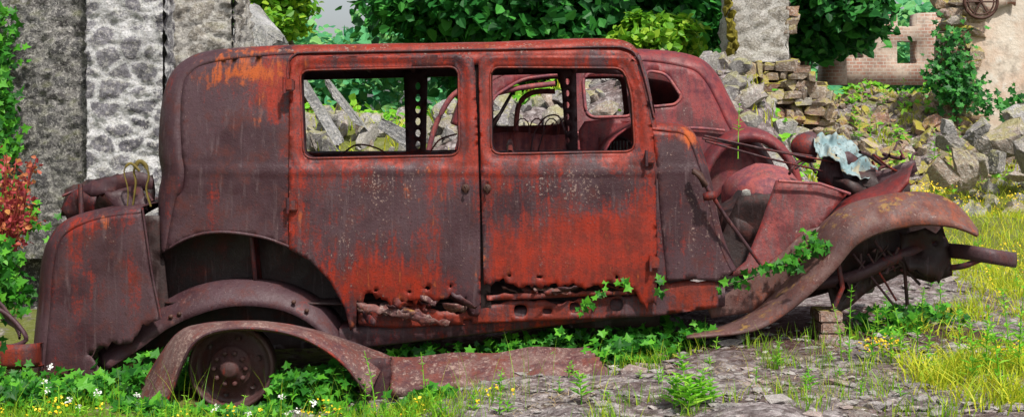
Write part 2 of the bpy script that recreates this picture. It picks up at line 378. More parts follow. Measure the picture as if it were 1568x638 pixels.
def weed(x,y,h,nl,ls,zb=None):
    z0=float(H(x,y)) if zb is None else zb; lx,ly=R.uniform(-.15,.15,2)*h
    t=np.linspace(0,1,6); st=np.stack([x+lx*t**2,y+ly*t**2,z0+h*t],1)
    tt=np.sort(R.uniform(.08,1,nl)); p=np.stack([x+lx*tt**2,y+ly*tt**2,z0+h*tt],1)
    a=np.arange(nl)*2.4+R.rand(); up=np.stack([np.cos(a),np.sin(a),.55+.8*tt],1); nr=np.stack([-np.cos(a)*.5,-np.sin(a)*.5,np.ones(nl)],1)
    L=leafmesh(p,nr,ls*(1.15-.7*tt),(NAR[0]*np.array([1.5,1,1]),NAR[1]),up)
    V=[];w=.004
    for q,k in zip(st,np.linspace(1,.4,6)): V+= [q+np.array([w*k,0,0]),q+np.array([-w*k*.5,w*k*.8,0]),q+np.array([-w*k*.5,-w*k*.8,0])]
    T=[]
    for i in range(5):
        for j in range(3):
            a0=i*3+j;b0=i*3+(j+1)%3; T+=[[a0,b0,b0+3],[a0,b0+3,a0+3]]
    return [L,(np.array(V),np.array(T))],st[-1]
# ================================================================= CAR 1
car=root('rusty_car_wreck')
W=1.5
def bodyY(x,z,dent=True):
    y=.02+.15*np.clip(z-.93,0,None)**1.2+.28*np.clip(.5-z,0,None)**2
    y=y-.014*np.exp(-((z-.925)/.012)**2)-.006*np.clip((.925-z)/.05,0,1)
    y=y+.16*np.clip(-1.2-x,0,None)**2+.10*np.clip(x-.75,0,None)
    if dent:
        y=y+.006*nfv(x,z,2.6)+.0012*nfv(x,z,9,3)
    return y
def gs(u,v,cu,cv,su,sv): return np.exp(-((u-cu)/su)**2-((v-cv)/sv)**2)
def paintbody(u,v):
    q=u<440
    dk=np.where(q,1.08,.45); og=np.where(q,-.2,.0); pl=np.where(q,-.02,.0)
    og=og+.95*gs(u,v,390,105,70,36)+.7*gs(u,v,310,100,40,40)+.35*gs(u,v,400,170,40,60); dk=dk-.6*gs(u,v,405,130,45,75)-.25*gs(u,v,300,320,60,60)-.3*gs(u,v,430,230,14,120)
    r=(u>=440)&(u<733)
    dk=dk+r*(.50*gs(u,v,560,335,95,62)+.35*gs(u,v,650,300,60,50)+.55*gs(u,v,712,400,25,90)+.30*gs(u,v,470,400,30,50)-.65*gs(u,v,590,430,85,26)-.35*gs(u,v,460,320,16,70))
    og=og+r*(.40*gs(u,v,590,432,90,28)+.25*gs(u,v,655,300,60,60)); pl=pl+r*(.46*gs(u,v,610,285,120,45)+.2*gs(u,v,560,370,90,50))
    f=(u>=733)&(u<1006)
    dk=dk+f*(.42*gs(u,v,800,315,50,55)+.38*gs(u,v,930,295,50,40)-.70*gs(u,v,870,385,115,55)-.25*gs(u,v,985,360,14,90)+.25*gs(u,v,745,380,14,110))
    og=og+f*(.30*gs(u,v,870,395,120,45)+.15*gs(u,v,850,300,100,40)); pl=pl+f*(.50*gs(u,v,870,285,120,38)+.1*gs(u,v,860,360,100,50))
    t=(u>440)&(v<255)&(u<1006); dk=dk-.04*t; og=og-.12*t
    rf=(v<80)&(u>330); dk=dk-.25*rf; og=og+.36*rf; pl=pl+.42*rf
    c=u>=1006
    dk=np.where(c,.95-.7*gs(u,v,1030,198,30,20)-.35*gs(u,v,1095,400,20,30),dk); pl=np.where(c,.12+.3*gs(u,v,1080,330,30,80),pl); og=np.where(c,-.05+1.1*gs(u,v,1060,212,18,20),og)
    return np.stack([dk,og,pl],1)
def shell(name,curve,rad,mat,sgn,parent,K=7,ryk=1.4,crown=.03,y0=0.,Wd=W,yfun=bodyY,nacross=10,paint=None):
    c=np.array(tox(curve,y0)); n=len(c); t=np.gradient(c,axis=0); t/=np.linalg.norm(t,axis=1,keepdims=True)
    nn=np.stack([t[:,1],-t[:,0]],1)*sgn
    rad=np.interp(np.arange(n)/(n-1),np.linspace(0,1,len(rad)),rad)
    ins=c+nn*rad[:,None]; yb=y0+yfun(ins[:,0],ins[:,1],False)
    rows=[]
    for k in range(K+1):
        th=k/K*math.pi/2; q=c+nn*(rad*(1-math.sin(th)))[:,None]; y=yb+rad*ryk*(1-math.cos(th)); rows.append(np.stack([q[:,0],y,q[:,1]],1))
    yt=yb+rad*ryk; half=rows[:]
    for k in range(1,nacross):
        s=k/nacross; y=yt+(2*y0+Wd-2*yt)*s; q=c-nn*(crown*math.sin(math.pi*s)); rows.append(np.stack([q[:,0],y,q[:,1]],1))
    for r in half[::-1]:
        q=r.copy(); q[:,1]=2*y0+Wd-q[:,1]; rows.append(q)
    for r in rows:
        for p in r: p[2]+=.006*nf(p[0],p[1],p[2],4)
    a=None
    if paint:
        AV=np.concatenate(rows); s=sc(y0); a=paint(AV[:,0]/s+784,(ZC-AV[:,2])/s+VH)
    loft(name,rows,mat,parent,.006,a)
    s=sc(y0); return [(q[0]/s+784,(ZC-q[1])/s+VH) for q in ins]
sil=cr([(240,390),(231,345),(225,300),(228,272),(222,240),(223,190),(229,145),(243,108),(270,86),(310,75),(400,68),(500,66),(650,65),(800,61),(900,57),(945,58),(970,66),(983,82)],5)
radp=[.02,.09,.15,.17,.17,.15,.13,.11,.08,.06,.05,.05,.05,.05,.045,.04,.03]
ins=shell('roof_and_back_shell',sil,radp,M['body'],1,car,paint=paintbody)
arch=cr([(448,382),(430,374),(400,364),(350,357),(310,359),(278,369),(255,382)],4)
side=ins+[(986,92),(984,98),(460,99),(449,110),(448,250)]+arch
sheet('quarter_panel',side,[],M['body'],car,0,lambda x,z:bodyY(x,z),.025,.006,paintbody)
wr=fillet([(455,107),(701,101),(703,238),(464,243)],16); wf=fillet([(750,102),(957,103),(969,145),(973,232),(752,236)],16)
def doorY(win,off=-.014):
    wx=tox(win)
    def f(x,z):
        d=dpoly(x,z,wx); y=bodyY(x,z)+off
        return y+.012*sst(.05,.035,d)-.006*np.exp(-((d-.055)/.008)**2)
    return f
rb=rag([(736,478),(724,482),(716,478),(713,458),(690,452),(668,462),(650,454),(610,463),(560,453),(546,458)],6,5,3)
rd=[(441,94),(449,85),(716,83),(725,90),(731,200),(735,330)]+rb+[(544,500),(535,508),(527,472),(505,430),(475,399),(443,381)]
def hole(cu,cv,a,b,seed):
    r=random.Random(seed); return [(cu+a*math.cos(t)*r.uniform(.6,1.2),cv+b*math.sin(t)*r.uniform(.6,1.2)) for t in np.linspace(0,6.283,12)[:-1]]
hr=[wr,hole(712,288,3,5,1)]+[hole(u,v,w,h,i) for i,(u,v,w,h) in enumerate([(575,445,3,2),(655,441,5,3),(690,438,2,3),(627,447,3,2)])]
sheet('rear_door',rd,hr,M['body'],car,0,doorY(wr),.02,.008,paintbody)
fb=rag([(1006,468),(990,471),(980,456),(966,438),(930,432),(895,441),(850,433),(800,440),(770,430),(741,436)],5,5,5)
fd=[(732,92),(740,84),(962,84),(977,95),(990,150),(1001,205),(1004,300)]+fb
hf=[wf,hole(747,287,3,5,2)]+[hole(u,v,w,h,i+9) for i,(u,v,w,h) in enumerate([(780,422,3,2),(826,424,5,2),(944,424,3,3)])]
sheet('front_door',fd,hf,M['body'],car,0,doorY(wf),.02,.008,paintbody)
def rim(name,poly,r,y,mat): tube(name,[ (x,float(bodyY(np.array([x]),np.array([z]))[0])+y,z) for x,z in tox(poly)],r,mat,car,6,True)
rim('rear_window_rim',wr,.006,-.006,M['red']); rim('front_window_rim',wf,.006,-.006,M['red'])
for nm,w in (('rear_window_reveal',wr),('front_window_reveal',wf)):
    pp=tox(w); rows=[]
    cx=sum(a for a,b in pp)/len(pp);cz=sum(b for a,b in pp)/len(pp)
    for dy,kx,kz in ((-.004,0,0),(.03,0,0),(.045,-.024,-.03),(.05,.12,.12)):
        rows.append([(x+(x-cx)*kx,bodyY(np.array([x]),np.array([z]),False)[0]+dy,z+(z-cz)*kz) for x,z in pp])
    loft(nm,rows,M['bodydark'],car,closed=True)
dr=cr([(437,120),(437,98),(446,83),(470,79),(600,77),(800,73),(930,70),(960,72),(978,85),(990,120),(1003,180)],4)
tube('drip_rail',[(x,float(bodyY(np.array([x]),np.array([z]),False)[0])-.008,z) for x,z in tox(dr)],.006,M['mid'],car,6)
sheet('a_pillar',[(975,78),(984,84),(995,120),(1007,190),(1012,300),(1022,432),(1000,432),(996,200),(980,110)],[],M['mid'],car,0,lambda x,z:bodyY(x,z)+.006,.03,.012)
cc=cr([(998,191),(1020,189),(1045,190),(1066,202),(1082,238),(1096,290),(1108,350),(1122,392),(1132,415)],5)
ci=shell('cowl_shell',cc,[.03,.05,.05,.05,.045,.04,.03],M['body'],1,car,ryk=1.6,crown=.01,paint=paintbody)
sheet('cowl_side',ci+[(1112,422),(1105,433),(1060,428),(1022,431),(1012,330),(1006,250)],[],M['body'],car,0,lambda x,z:bodyY(x,z),.025,.006,paintbody)
sheet('b_pillar',[(715,84),(745,84),(752,480),(712,480)],[],M['inner'],car,.0,lambda x,z:bodyY(x,z)+.03,.04,.02)
for i,(u,v) in enumerate([(443,131),(448,314),(995,242),(1001,402)]):
    x,_,z=P(u,v); box('hinge_%d'%(i+1),(x-.026,-.03,z-.030),(x+.026,.03,z+.032),M['red'],car,.008)
    tube('hinge_pin_%d'%(i+1),[(x-.02,-.034,z-.04),(x-.02,-.034,z+.04)],.009,M['mid'],car)
for i,(u,v) in enumerate([(713,288),(746,288)]):
    x,_,z=P(u,v); lathe('handle_socket_%d'%(i+1),[(.022,0),(.02,-.01),(.012,-.014),(.0,-.014)],(x,-.002,z),(0,1,0),M['brownm'],car,14)
    tube('handle_stub_%d'%(i+1),[(x,-.02,z+.015),(x,-.04,z),(x,-.03,z-.02)],.007,M['brownm'],car)
# sill, chassis
sx=rag([(548,470),(600,472),(640,468),(700,480),(740,466),(800,458),(860,462),(930,450),(1000,455),(1010,432),(1100,430)],2.5,8,8)
hs=[fillet([(u-w,v-h),(u+w,v-h),(u+w,v+h),(u-w,v+h)],9,4) for u,v,w,h in ((797,475,10,9),(838,476,7,4),(880,470,8,8),(944,466,10,10),(716,492,7,4))]
sheet('sill_panel',sx+[(1100,470),(1000,484),(750,494),(600,502),(548,497)],hs,M['red'],car,.06,lambda x,z:.01*nfv(x,z,8),.02,.006)
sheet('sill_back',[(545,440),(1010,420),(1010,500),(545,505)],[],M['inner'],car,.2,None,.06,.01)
sheet('sill_ledge',rag([(745,452),(800,448),(900,446),(975,442)],2,9,4)+[(975,450),(900,453),(800,458),(745,460)],[],M['red'],car,.03,lambda x,z:.03*nfv(x,z,6,4),.02,.008)
rows=[]
for u in np.linspace(520,1110,30):
    s=(u-520)/590; vt=500-62*s; x,_,z=P(u,vt,.09); hgt=.125-.02*s
    rows.append([(x,.32,z-.005),(x,.30,z),(x,.10,z),(x,.085,z-.012),(x,.08,z-hgt*.5),(x,.085,z-hgt+.01),(x,.10,z-hgt),(x,.3,z-hgt)])
loft('frame_rail',rows,M['mid'],car,0)
loft('frame_rail_far',[[(x,1.5-y+.02,z) for x,y,z in r] for r in rows],M['inner'],car,0)
fl=[]
for x in np.linspace(-1.8,1.0,22): fl.append([(x,y,.24+.02*nf(x,y,0,3)) for y in np.linspace(.1,1.4,10)])
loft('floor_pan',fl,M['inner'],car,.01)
for i in range(26):
    rr=random.Random(i+40)
    u=rr.uniform(552,715) if i<18 else rr.uniform(745,960); v=468+rr.uniform(-10,20) if i<18 else 444+rr.uniform(-4,6)
    L_=rr.uniform(8,26); h_=rr.uniform(3,8) if i<18 else rr.uniform(2,4); sl=rr.uniform(-.1,.45)
    o=[(u-L_,v-h_-sl*L_),(u-L_*.3,v-h_*1.2-sl*L_*.3),(u+L_,v-h_*.5+sl*L_),(u+L_*.8,v+h_*.6+sl*L_),(u,v+h_),(u-L_*.9,v+h_*.2-sl*L_)]
    sheet('sill_scrap_%d'%i,rag(o+[o[0]],2,5,i)[:-1],[],M[rr.choice(['fender','mid','red','bodydark','board'])],car,rr.uniform(0,.05),lambda x,z:.12*nfv(x,z,9,i),.015,.004)
sheet('sill_bent_strip',rag([(546,462),(575,467),(640,480),(690,490),(688,500),(640,492),(600,482),(550,472)],2,6,6),[],M['board'],car,-.01,lambda x,z:.05*nfv(x,z,7),.015,.004)
# rear wheel house
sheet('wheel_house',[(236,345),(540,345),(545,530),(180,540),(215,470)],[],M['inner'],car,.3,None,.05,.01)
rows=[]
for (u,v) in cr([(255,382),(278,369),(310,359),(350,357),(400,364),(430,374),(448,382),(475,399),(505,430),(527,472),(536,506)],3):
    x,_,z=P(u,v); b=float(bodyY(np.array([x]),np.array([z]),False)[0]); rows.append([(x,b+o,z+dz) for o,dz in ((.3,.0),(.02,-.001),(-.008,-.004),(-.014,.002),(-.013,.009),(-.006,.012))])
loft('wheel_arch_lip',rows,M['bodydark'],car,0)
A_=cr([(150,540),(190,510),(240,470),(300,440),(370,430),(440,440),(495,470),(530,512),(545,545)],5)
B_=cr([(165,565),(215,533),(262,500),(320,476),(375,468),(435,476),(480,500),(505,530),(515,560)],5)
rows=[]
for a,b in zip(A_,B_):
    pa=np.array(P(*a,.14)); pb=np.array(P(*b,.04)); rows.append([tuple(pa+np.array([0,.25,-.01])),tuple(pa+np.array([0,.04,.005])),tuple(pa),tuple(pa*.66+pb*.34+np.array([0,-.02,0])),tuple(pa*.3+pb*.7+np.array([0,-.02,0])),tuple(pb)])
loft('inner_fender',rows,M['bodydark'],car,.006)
for i,(u,v) in enumerate([(262,484),(275,480),(470,475),(450,462)]): 
    x,y,z=P(u,v,.05); lathe('fender_bolt_%d'%i,[(.012,0),(.012,-.012),(0,-.014)],(x,.05,z),(0,1,0),M['brownm'],car,8)
# trunk / tail
tc=cr([(31,588),(34,540),(41,470),(47,410),(60,370),(85,342),(130,325),(175,319),(217,316)],5)
def painttail(u,v): 
    return np.stack([.92-.35*gs(u,v,150,345,80,22)-.25*gs(u,v,60,450,16,60)-.3*gs(u,v,215,430,14,70),-.15+.5*gs(u,v,190,338,50,14)+.4*gs(u,v,100,350,40,14),-.02+.32*gs(u,v,130,360,70,30)],1)
ti=shell('tail_shell',tc,[.12,.12,.12,.11,.09,.06,.04,.03],M['body'],1,car,ryk=1.8,crown=.0,Wd=1.4,yfun=lambda x,z,d=False:-.02+.05*np.clip(-1.9-x,0,None)+0*z,nacross=8,paint=painttail)
tp=ti+[(219,330),(232,420),(246,488)]+rag([(246,488),(215,500),(205,520),(165,527),(148,534),(140,548),(150,560),(160,575),(130,584),(90,588),(50,589)],5,6,2)
sheet('tail_side',tp,[hole(140,541,5,3,4),hole(228,500,4,3,6)],M['body'],car,0,lambda x,z:-.02+.05*np.clip(-1.9-x,0,None)+.010*nfv(x,z,2.5),.025,.007,painttail)
tube('tail_seam',[P(u,v,-.03) for u,v in cr([(218,318),(224,360),(233,420),(247,488)],5)],.006,M['mid'],car,6)
sheet('tail_inner_panel',[(215,330),(245,330),(262,500),(240,500)],[],M['inner'],car,.12,None,.05,.01)
# wheel
wx,wy,wz=P(356,560,-.20)
lathe('rear_wheel',[(.20,.10),(.208,.05),(.212,.0),(.212,-.03),(.200,-.042),(.190,-.03),(.186,.004),(.172,.022),(.155,.014),(.12,-.012),(.105,-.03),(.10,-.05),(.05,-.056),(.045,-.085),(.03,-.096),(0,-.098)],(wx,wy,wz),(0,1,0),M['wheel'],car,56)
for i in range(10):
    a=i*math.pi/5; lathe('wheel_bolt_%d'%i,[(.012,0),(.012,-.018),(.006,-.022),(0,-.022)],(wx+.078*math.cos(a),wy-.05,wz+.078*math.sin(a)),(0,1,0),M['wheel'],car,8)
for i in range(6):
    a=i*math.pi/3+.3; lathe('wheel_slot_%d'%i,[(.016,-.004),(.010,.004),(0,.004)],(wx+.140*math.cos(a),wy-.002,wz+.140*math.sin(a)),(0,1,0),M['inner'],car,10)
tube('rear_axle',[(wx,wy,wz),(wx,1.4,wz)],.05,M['inner'],car,10)
# front fender
Rg=cr([(1050,513),(1100,503),(1150,482),(1195,445),(1232,400),(1258,352),(1300,316),(1350,300),(1400,294),(1440,300),(1472,320),(1497,352)],5)
Lp=cr([(1052,516),(1110,512),(1168,500),(1225,462),(1278,412),(1310,375),(1345,356),(1385,346),(1420,342),(1455,345),(1480,352),(1497,360)],5)
rows=[];fa=[]
for i,(a,b) in enumerate(zip(Rg,Lp)):
    pa=np.array(P(*a,.06)); pb=np.array(P(*b,-.10)); s=i/(len(Rg)-1); k=math.sin(math.pi*min(1,s*1.15+.02))
    wdt=.05+.28*k; dn=.02+.12*k
    r=[tuple(pa+np.array([0,wdt,-dn*1.2])),tuple(pa+np.array([0,wdt*.8,-dn*.5])),tuple(pa+np.array([0,wdt*.4,-dn*.1])),tuple(pa)]
    for t in (.2,.4,.6,.8,1.):
        q=pa*(1-t)+pb*t; bul=math.sin(math.pi*t)*.03*k; q=q+np.array([0,-bul*1.5,bul*.8]); 
        q[0]+=.006*nf(q[0],q[1],q[2],6); q[2]+=.006*nf(q[0],q[1],q[2]+4,6); r.append(tuple(q))
    r.append(tuple(pb+np.array([0,.012,-.008]))); r.append(tuple(pb+np.array([0,.03,.0])))
    rows.append(r); fa+=[(.25*(s<.6)-.15*(s>.85),.35*(s>.82)-.05,.12)]*len(r)
loft('front_fender',rows,M['fender'],car,.007,np.array(fa))
sheet('fender_apron',[(1082,470),(1110,452),(1180,400),(1235,352),(1262,345),(1240,392),(1200,440),(1150,478),(1090,487)],[],M['fender'],car,.14,lambda x,z:.02*nfv(x,z,5),.03,.006)
sheet('hood_side_piece',[(1112,420),(1140,398),(1165,345),(1192,277),(1255,281),(1302,297),(1262,338),(1200,392),(1160,420)],[],M['hood'],car,.2,lambda x,z:.25*(z-.6)+.010*nfv(x,z,4),.03,.008)
tube('hood_side_edge',[P(u,v,.215) for u,v in [(1192,277),(1255,281),(1302,297)]],.009,M['pink'],car,6)
rows=[]
for a,b in zip(cr([(1188,398),(1240,352),(1296,305),(1350,280),(1400,250)],5),cr([(1214,402),(1258,366),(1306,332),(1355,310),(1392,272)],5)):
    pa=np.array(P(*a,.30)); pb=np.array(P(*b,.10)); rows.append([tuple(pa+np.array([0.0,.012,-.02])),tuple(pa),tuple(pa*.6+pb*.4+np.array([0,0,.012])),tuple(pb),tuple(pb+np.array([0,0.01,-.03]))])
loft('bent_hood_panel',rows,M['hood'],car,.008)
sheet('fender_front_valance',[(1245,345),(1300,318),(1370,300),(1440,330),(1450,370),(1455,420),(1425,432),(1380,420),(1340,440),(1300,470),(1275,480),(1262,420)],[hole(1340,390,12,9,3),hole(1400,380,9,7,5)],M['inner'],car,.25,lambda x,z:.06*nfv(x,z,4),.03,.01)
sheet('wheel_bracket',rag([(1380,356),(1440,350),(1454,395),(1436,430),(1410,416),(1384,398),(1380,356)],5,8,3)[:-1],[hole(1405,385,6,5,8),hole(1430,372,5,4,9)],M['inner'],car,.16,lambda x,z:.07*nfv(x,z,6),.03,.008)
sheet('inner_apron',[(1130,300),(1260,290),(1390,280),(1400,400),(1300,440),(1180,470),(1100,470),(1100,380)],[],M['inner'],car,.45,lambda x,z:.05*nfv(x,z,3),.05,.01)
tube('front_axle',[P(1290,440,.1),P(1330,440,.7),P(1330,440,1.3)],.035,M['inner'],car)
tube('frame_horn',[P(u,v,.2) for u,v in cr([(1100,452),(1200,440),(1300,425),(1380,390),(1450,372)],4)],.035,M['bodydark'],car,6)
tube('steering_arm',[P(1280,385,.1),P(1290,440,.08),P(1275,475,.1)],.014,M['mid'],car)
for i in range(14):
    rr=random.Random(i+5); a=P(rr.uniform(1290,1440),rr.uniform(362,400),.18); b=P(rr.uniform(1270,1420),rr.uniform(405,470),.2); tube('spring_rod_%d'%i,[a,b],rr.uniform(.005,.012),M[rr.choice(['mid','bodydark','inner'])],car,5)
def strip(name,pts,hh,mat,th=.012):
    rows=[]
    for (u,v,y) in pts:
        x,_,z=P(u,v,y); rows.append([(x,y+th,z+hh),(x,y,z+hh),(x,y-.008,z+hh*.4),(x,y-.008,z-hh*.4),(x,y,z-hh),(x,y+th,z-hh)])
    loft(name,rows,mat,car,.006)
strip('front_bumper',cr([(1446,383,.22),(1480,386,.05),(1515,392,-.02),(1540,396,.0),(1553,398,.06),(1556,398,.16)],4),.036,M['bodydark'])
strip('bumper_iron',cr([(1455,410,.12),(1480,406,.05),(1505,396,.02),(1530,392,.02)],4),.012,M['mid'])
tube('steering_column',[P(1062,258,-.03),P(1085,290,-.05),P(1110,330,-.04),P(1165,405,.05)],[.014,.011,.011,.009],M['mid'],car)
lathe('column_joint',[(0,-.03),(.02,-.03),(.024,0),(.02,.03),(0,.03)],P(1086,300,-.05),(1,0,.2),M['mid'],car,12)
tube('column_lever',[P(1062,262,-.03),P(1072,268,-.05),P(1080,285,-.05)],.018,M['brownm'],car)
for i,(a,b) in enumerate([((1078,208),(1288,250)),((1080,216),(1260,262)),((1076,212),(1250,240))]):
    tube('stay_rod_%d'%i,[P(*a,.25),P((a[0]+b[0])/2,(a[1]+b[1])/2+2,.35),P(*b,.45)],.006,M['mid'],car)
def dome(name,cu,cv,y,ru,rv,ry,mat,par,cut=-.2,nz_=.03):
    V,T=IC[3]; c=np.array(P(cu,cv,y)); s=sc(y); Vv=V*np.array([ru*s,ry,rv*s]); 
    Vv=Vv+V*np.array([[nf(*p,2.)*nz_] for p in V]); Vv[:,2]=np.maximum(Vv[:,2],cut*rv*s); return mk(name,Vv+c,T,mat,par,True)
dome('far_front_fender',1168,300,1.15,62,50,.3,M['pink'],car,-1,.02)
dome('engine_block',1140,345,.7,52,50,.25,M['inner'],car,-1,.06)
x,y,z=P(1144,308,.5); box('white_fitting',(x-.035,y,z-.03),(x+.03,y+.06,z+.02),M['white'],car,.01); lathe('white_fitting_cap',[(.022,0),(.026,.02),(.02,.04),(0,.045)],(x,y+.03,z+.02),(0,0,1),M['white'],car,14)
lathe('headlight_bowl',[(.085,0),(.09,.01),(.085,.04),(.065,.085),(.03,.115),(0,.12)],P(1243,226,.6),(-.9,-.2,.1),M['mid'],car,24)
rg=random.Random(4)
for i in range(34):
    u=rg.uniform(1235,1400); v=rg.uniform(225,290)+ (u-1235)*.02; y=rg.uniform(.35,1.0)
    a=P(u,v,y); b=P(u+rg.uniform(-50,50),v+rg.uniform(-28,28),y+rg.uniform(-.1,.2)); m=[(p+q)/2+rg.uniform(-.03,.03) for p,q in zip(a,b)]
    tube('scrap_rod_%d'%i,cr([a,m,b],4),rg.uniform(.004,.013),M[rg.choice(['mid','red','inner','bodydark'])],car,6)
sheet('radiator_frame',[(1262,235),(1300,232),(1345,262),(1402,245),(1408,262),(1350,300),(1290,300),(1250,270)],[hole(1300,262,14,12,2)],M['bodydark'],car,.5,lambda x,z:.05*nfv(x,z,5),.03,.012)
dome('engine_scrap',1305,285,.6,45,30,.2,M['inner'],car,-1,.09)
def cloth():
    rows=[]
    top=cr([(1243,214),(1262,208),(1285,209),(1305,218),(1322,236),(1338,256),(1349,266)],8); bot=cr([(1249,232),(1262,240),(1275,246),(1290,262),(1300,270),(1318,274),(1330,274)],8)
    for a,b in zip(top,bot):
        pa=np.array(P(*a,.62)); pb=np.array(P(*b,.40)); r=[]
        for j in range(20):
            t=j/19; q=pa*(1-t)+pb*t; q[2]+=.03*math.sin(math.pi*t); w=nf(a[0]*.045+t*1.2,t*2.2,1,1.)+.6*nf(a[0]*.12,t*3,3,1.); q=q+np.array([0,-.045*w,.04*w]); r.append(tuple(q))
        rows.append(r)
    return loft('faded_cloth',rows,M['cloth'],None,.004)
cloth()
def fsheet(name,o,holes,mat,y=1.44,**k): sheet(name,o,holes,mat,car,y,None,k.get('step',.04),.02)
fsheet('far_lower_body',[(310,232),(950,230),(1010,235),(1010,420),(560,430),(540,350),(330,350),(320,300)],[],M['inner'])
def hol(u,v,w=4,h=6): return [(u+w*math.cos(t),v+h*math.sin(t)) for t in np.linspace(0,6.283,9)[:-1]]
fsheet('far_rear_pillar',[(618,108),(655,104),(652,240),(622,240)],[hol(640,y) for y in (132,150,168,186,204,222)],M['bodydark'],1.40,step=.03)
fsheet('far_mid_pillar',[(850,100),(882,98),(885,238),(868,238),(860,140)],[hol(869,y,3,5) for y in (125,143,161,179,197,215)],M['bodydark'],1.40,step=.03)
fsheet('far_roof_rail',[(290,110),(420,104),(980,100),(985,116),(900,112),(420,124),(330,150),(320,235),(290,235)],[],M['bodydark'],1.42)
fsheet('far_front_pillar',[(955,100),(975,100),(990,240),(972,240)],[],M['bodydark'],1.42)
tube('far_sill_rail',[P(u,v,1.38) for u,v in [(320,236),(500,237),(700,236),(980,232)]],.018,M['mid'],car)
for i,u in enumerate((520,600,690,800,900)):
    tube('roof_bow_%d'%i,[((u-784)/300,y,1.50+.04*math.sin(math.pi*(y-.1)/1.3)) for y in np.linspace(.12,1.4,9)],.016,M['mid'],car,6)
rows=[]
for y in np.linspace(.1,1.35,16):
    rows.append([(.70-.22*math.sin(t*math.pi*.75),y,1.15+.05*math.cos(t*math.pi*.75)-.22*t) for t in np.linspace(0,1,10)])
loft('dashboard',rows,M['car2'],car,.01)
lathe('dash_dial',[(.085,0),(.08,-.02),(.07,-.02),(.068,0)],(.50,.62,1.05),(1,0,0),M['mid'],car,24)
xx,yy,zz=P(945,224,.5)
sheet('dash_face',[(886,200),(895,186),(930,182),(972,186),(975,240),(890,240)],[],M['car2'],car,.56,lambda x,z:.02*nfv(x,z,6),.03,.01)
for i in range(7): tube('dash_slat_%d'%i,[(xx-.054+i*.018,.5,zz-.035),(xx-.054+i*.018,.5,zz+.03)],.005,M['slab'],car,5)
tube('dash_slat_frame',[(xx+.075*math.cos(t),.505,zz+.05*math.sin(t)) for t in np.linspace(0,6.283,20)[:-1]],.009,M['bodydark'],car,5,True)
for nm,x0,top in (('front_seat_back',.05,.66),('rear_seat_back',-1.35,.66)):
    rows=[]
    for y in np.linspace(.15,1.35,30): rows.append([(x0-.06*t+.012*math.sin(y*50),y,.35+top*t+.05*math.sin(math.pi*(y-.15)/1.2)*t) for t in np.linspace(0,1,6)])
    loft(nm,rows,M['mid'],car,.02)
    tube(nm+'_frame',[(x0-.06,y,.35+top+.05*math.sin(math.pi*(y-.15)/1.2)+.01) for y in np.linspace(.15,1.35,12)],.016,M['red'],car,6)
for i,pt in enumerate([[(812,240),(818,205),(835,180),(855,178),(864,200)],[(822,240),(832,205),(848,188)],[(520,240),(545,222),(575,226),(600,240)],[(655,240),(672,215),(700,205)]]):
    tube('seat_wire_%d'%i,[P(u,v,.75) for u,v in cr(pt,6)],.005,M['mid'],car,5)
# ================================================================= CAR 2
car2=root('rusty_car_wreck.001'); Y2=2.35
def b2(x,z,dent=False): return .02+.16*np.clip(z-1.0,0,None)**1.2+.1*np.clip(x-1.2,0,None)**2+.3*np.clip(.5-z,0,None)**2
s2=cr([(1222,350),(1212,300),(1192,245),(1165,208),(1142,180),(1126,150),(1108,115),(1085,90),(1050,79),(990,74),(900,76),(830,84),(775,100),(735,122),(705,150),(690,190)],5)
i2=shell('roof_and_tail_shell',s2,[.16,.15,.14,.12,.12,.1,.07,.06,.05,.05],M['car2'],-1,car2,y0=Y2,Wd=1.45,yfun=b2,ryk=1.5)
h2=[fillet([(752,150),(800,120),(868,112),(878,300),(752,300)],16),fillet([(893,112),(968,108),(974,178),(898,180)],18),fillet([(990,107),(1022,112),(1046,148),(1036,160),(994,164)],12)]
sheet('side_panel',i2+[(700,215),(690,250),(690,395),(1060,400),(1075,330),(1110,290),(1150,275),(1190,300),(1200,345)],h2,M['car2'],car2,Y2,lambda x,z:b2(x,z)+.006*nfv(x,z,3),.035,.008)
for i,h in enumerate(h2): tube('window_rim_%d'%(i+1),[(x,Y2+float(b2(np.array([x]),np.array([z]))[0])-.005,z) for x,z in tox(h,Y2)],.012,M['pink'],car2,6,True)
sheet('far_side_panel',[(724,205),(745,150),(800,115),(900,100),(1030,100),(1080,130),(1110,200),(1120,380),(724,380)],[fillet([(755,145),(800,125),(860,120),(866,190),(756,194)],12),fillet([(885,122),(950,120),(956,180),(890,180)],12)],M['car2'],car2,Y2+1.4,None,.05,.01)
tube('belt_moulding',[P(u,v,Y2) for u,v in cr([(880,204),(940,203),(1000,200),(1060,196),(1110,200)],4)],.012,M['pink'],car2,6)
rows=[]
cx,_,cz=P(1145,300,Y2)
for a in np.linspace(0,math.pi,22):
    r=[]
    for t in np.linspace(0,1,7):
        rr=.50-.07*t**2
        r.append((cx+rr*math.cos(a)*.78,Y2+.12-.24*math.sin(t*math.pi/2),cz+rr*math.sin(a)-.02))
    r.append((cx+.40*math.cos(a)*.78,Y2-.10,cz+.40*math.sin(a)-.02)); rows.append(r)
loft('rear_fender',rows,M['car2'],car2,.008)
cx,_,cz=P(1145,318,Y2); lathe('rear_wheel',[(.0,-.05),(.06,-.06),(.08,-.03),(.2,-.02),(.24,-.05),(.31,-.05),(.33,0),(.31,.1),(0,.1)],(cx,Y2+.1,cz-.05),(0,1,0),M['inner'],car2,36)
q=P(765,176,Y2+.35); tube('steering_wheel',[(q[0]+.09*math.sin(t),q[1]+.17*math.cos(t),q[2]+.16*math.sin(t)) for t in np.linspace(0,6.283,30)[:-1]],.011,M['inner'],car2,6,True)
tube('steering_shaft',[q,(q[0]-.3,q[1],q[2]-.3)],.015,M['inner'],car2)
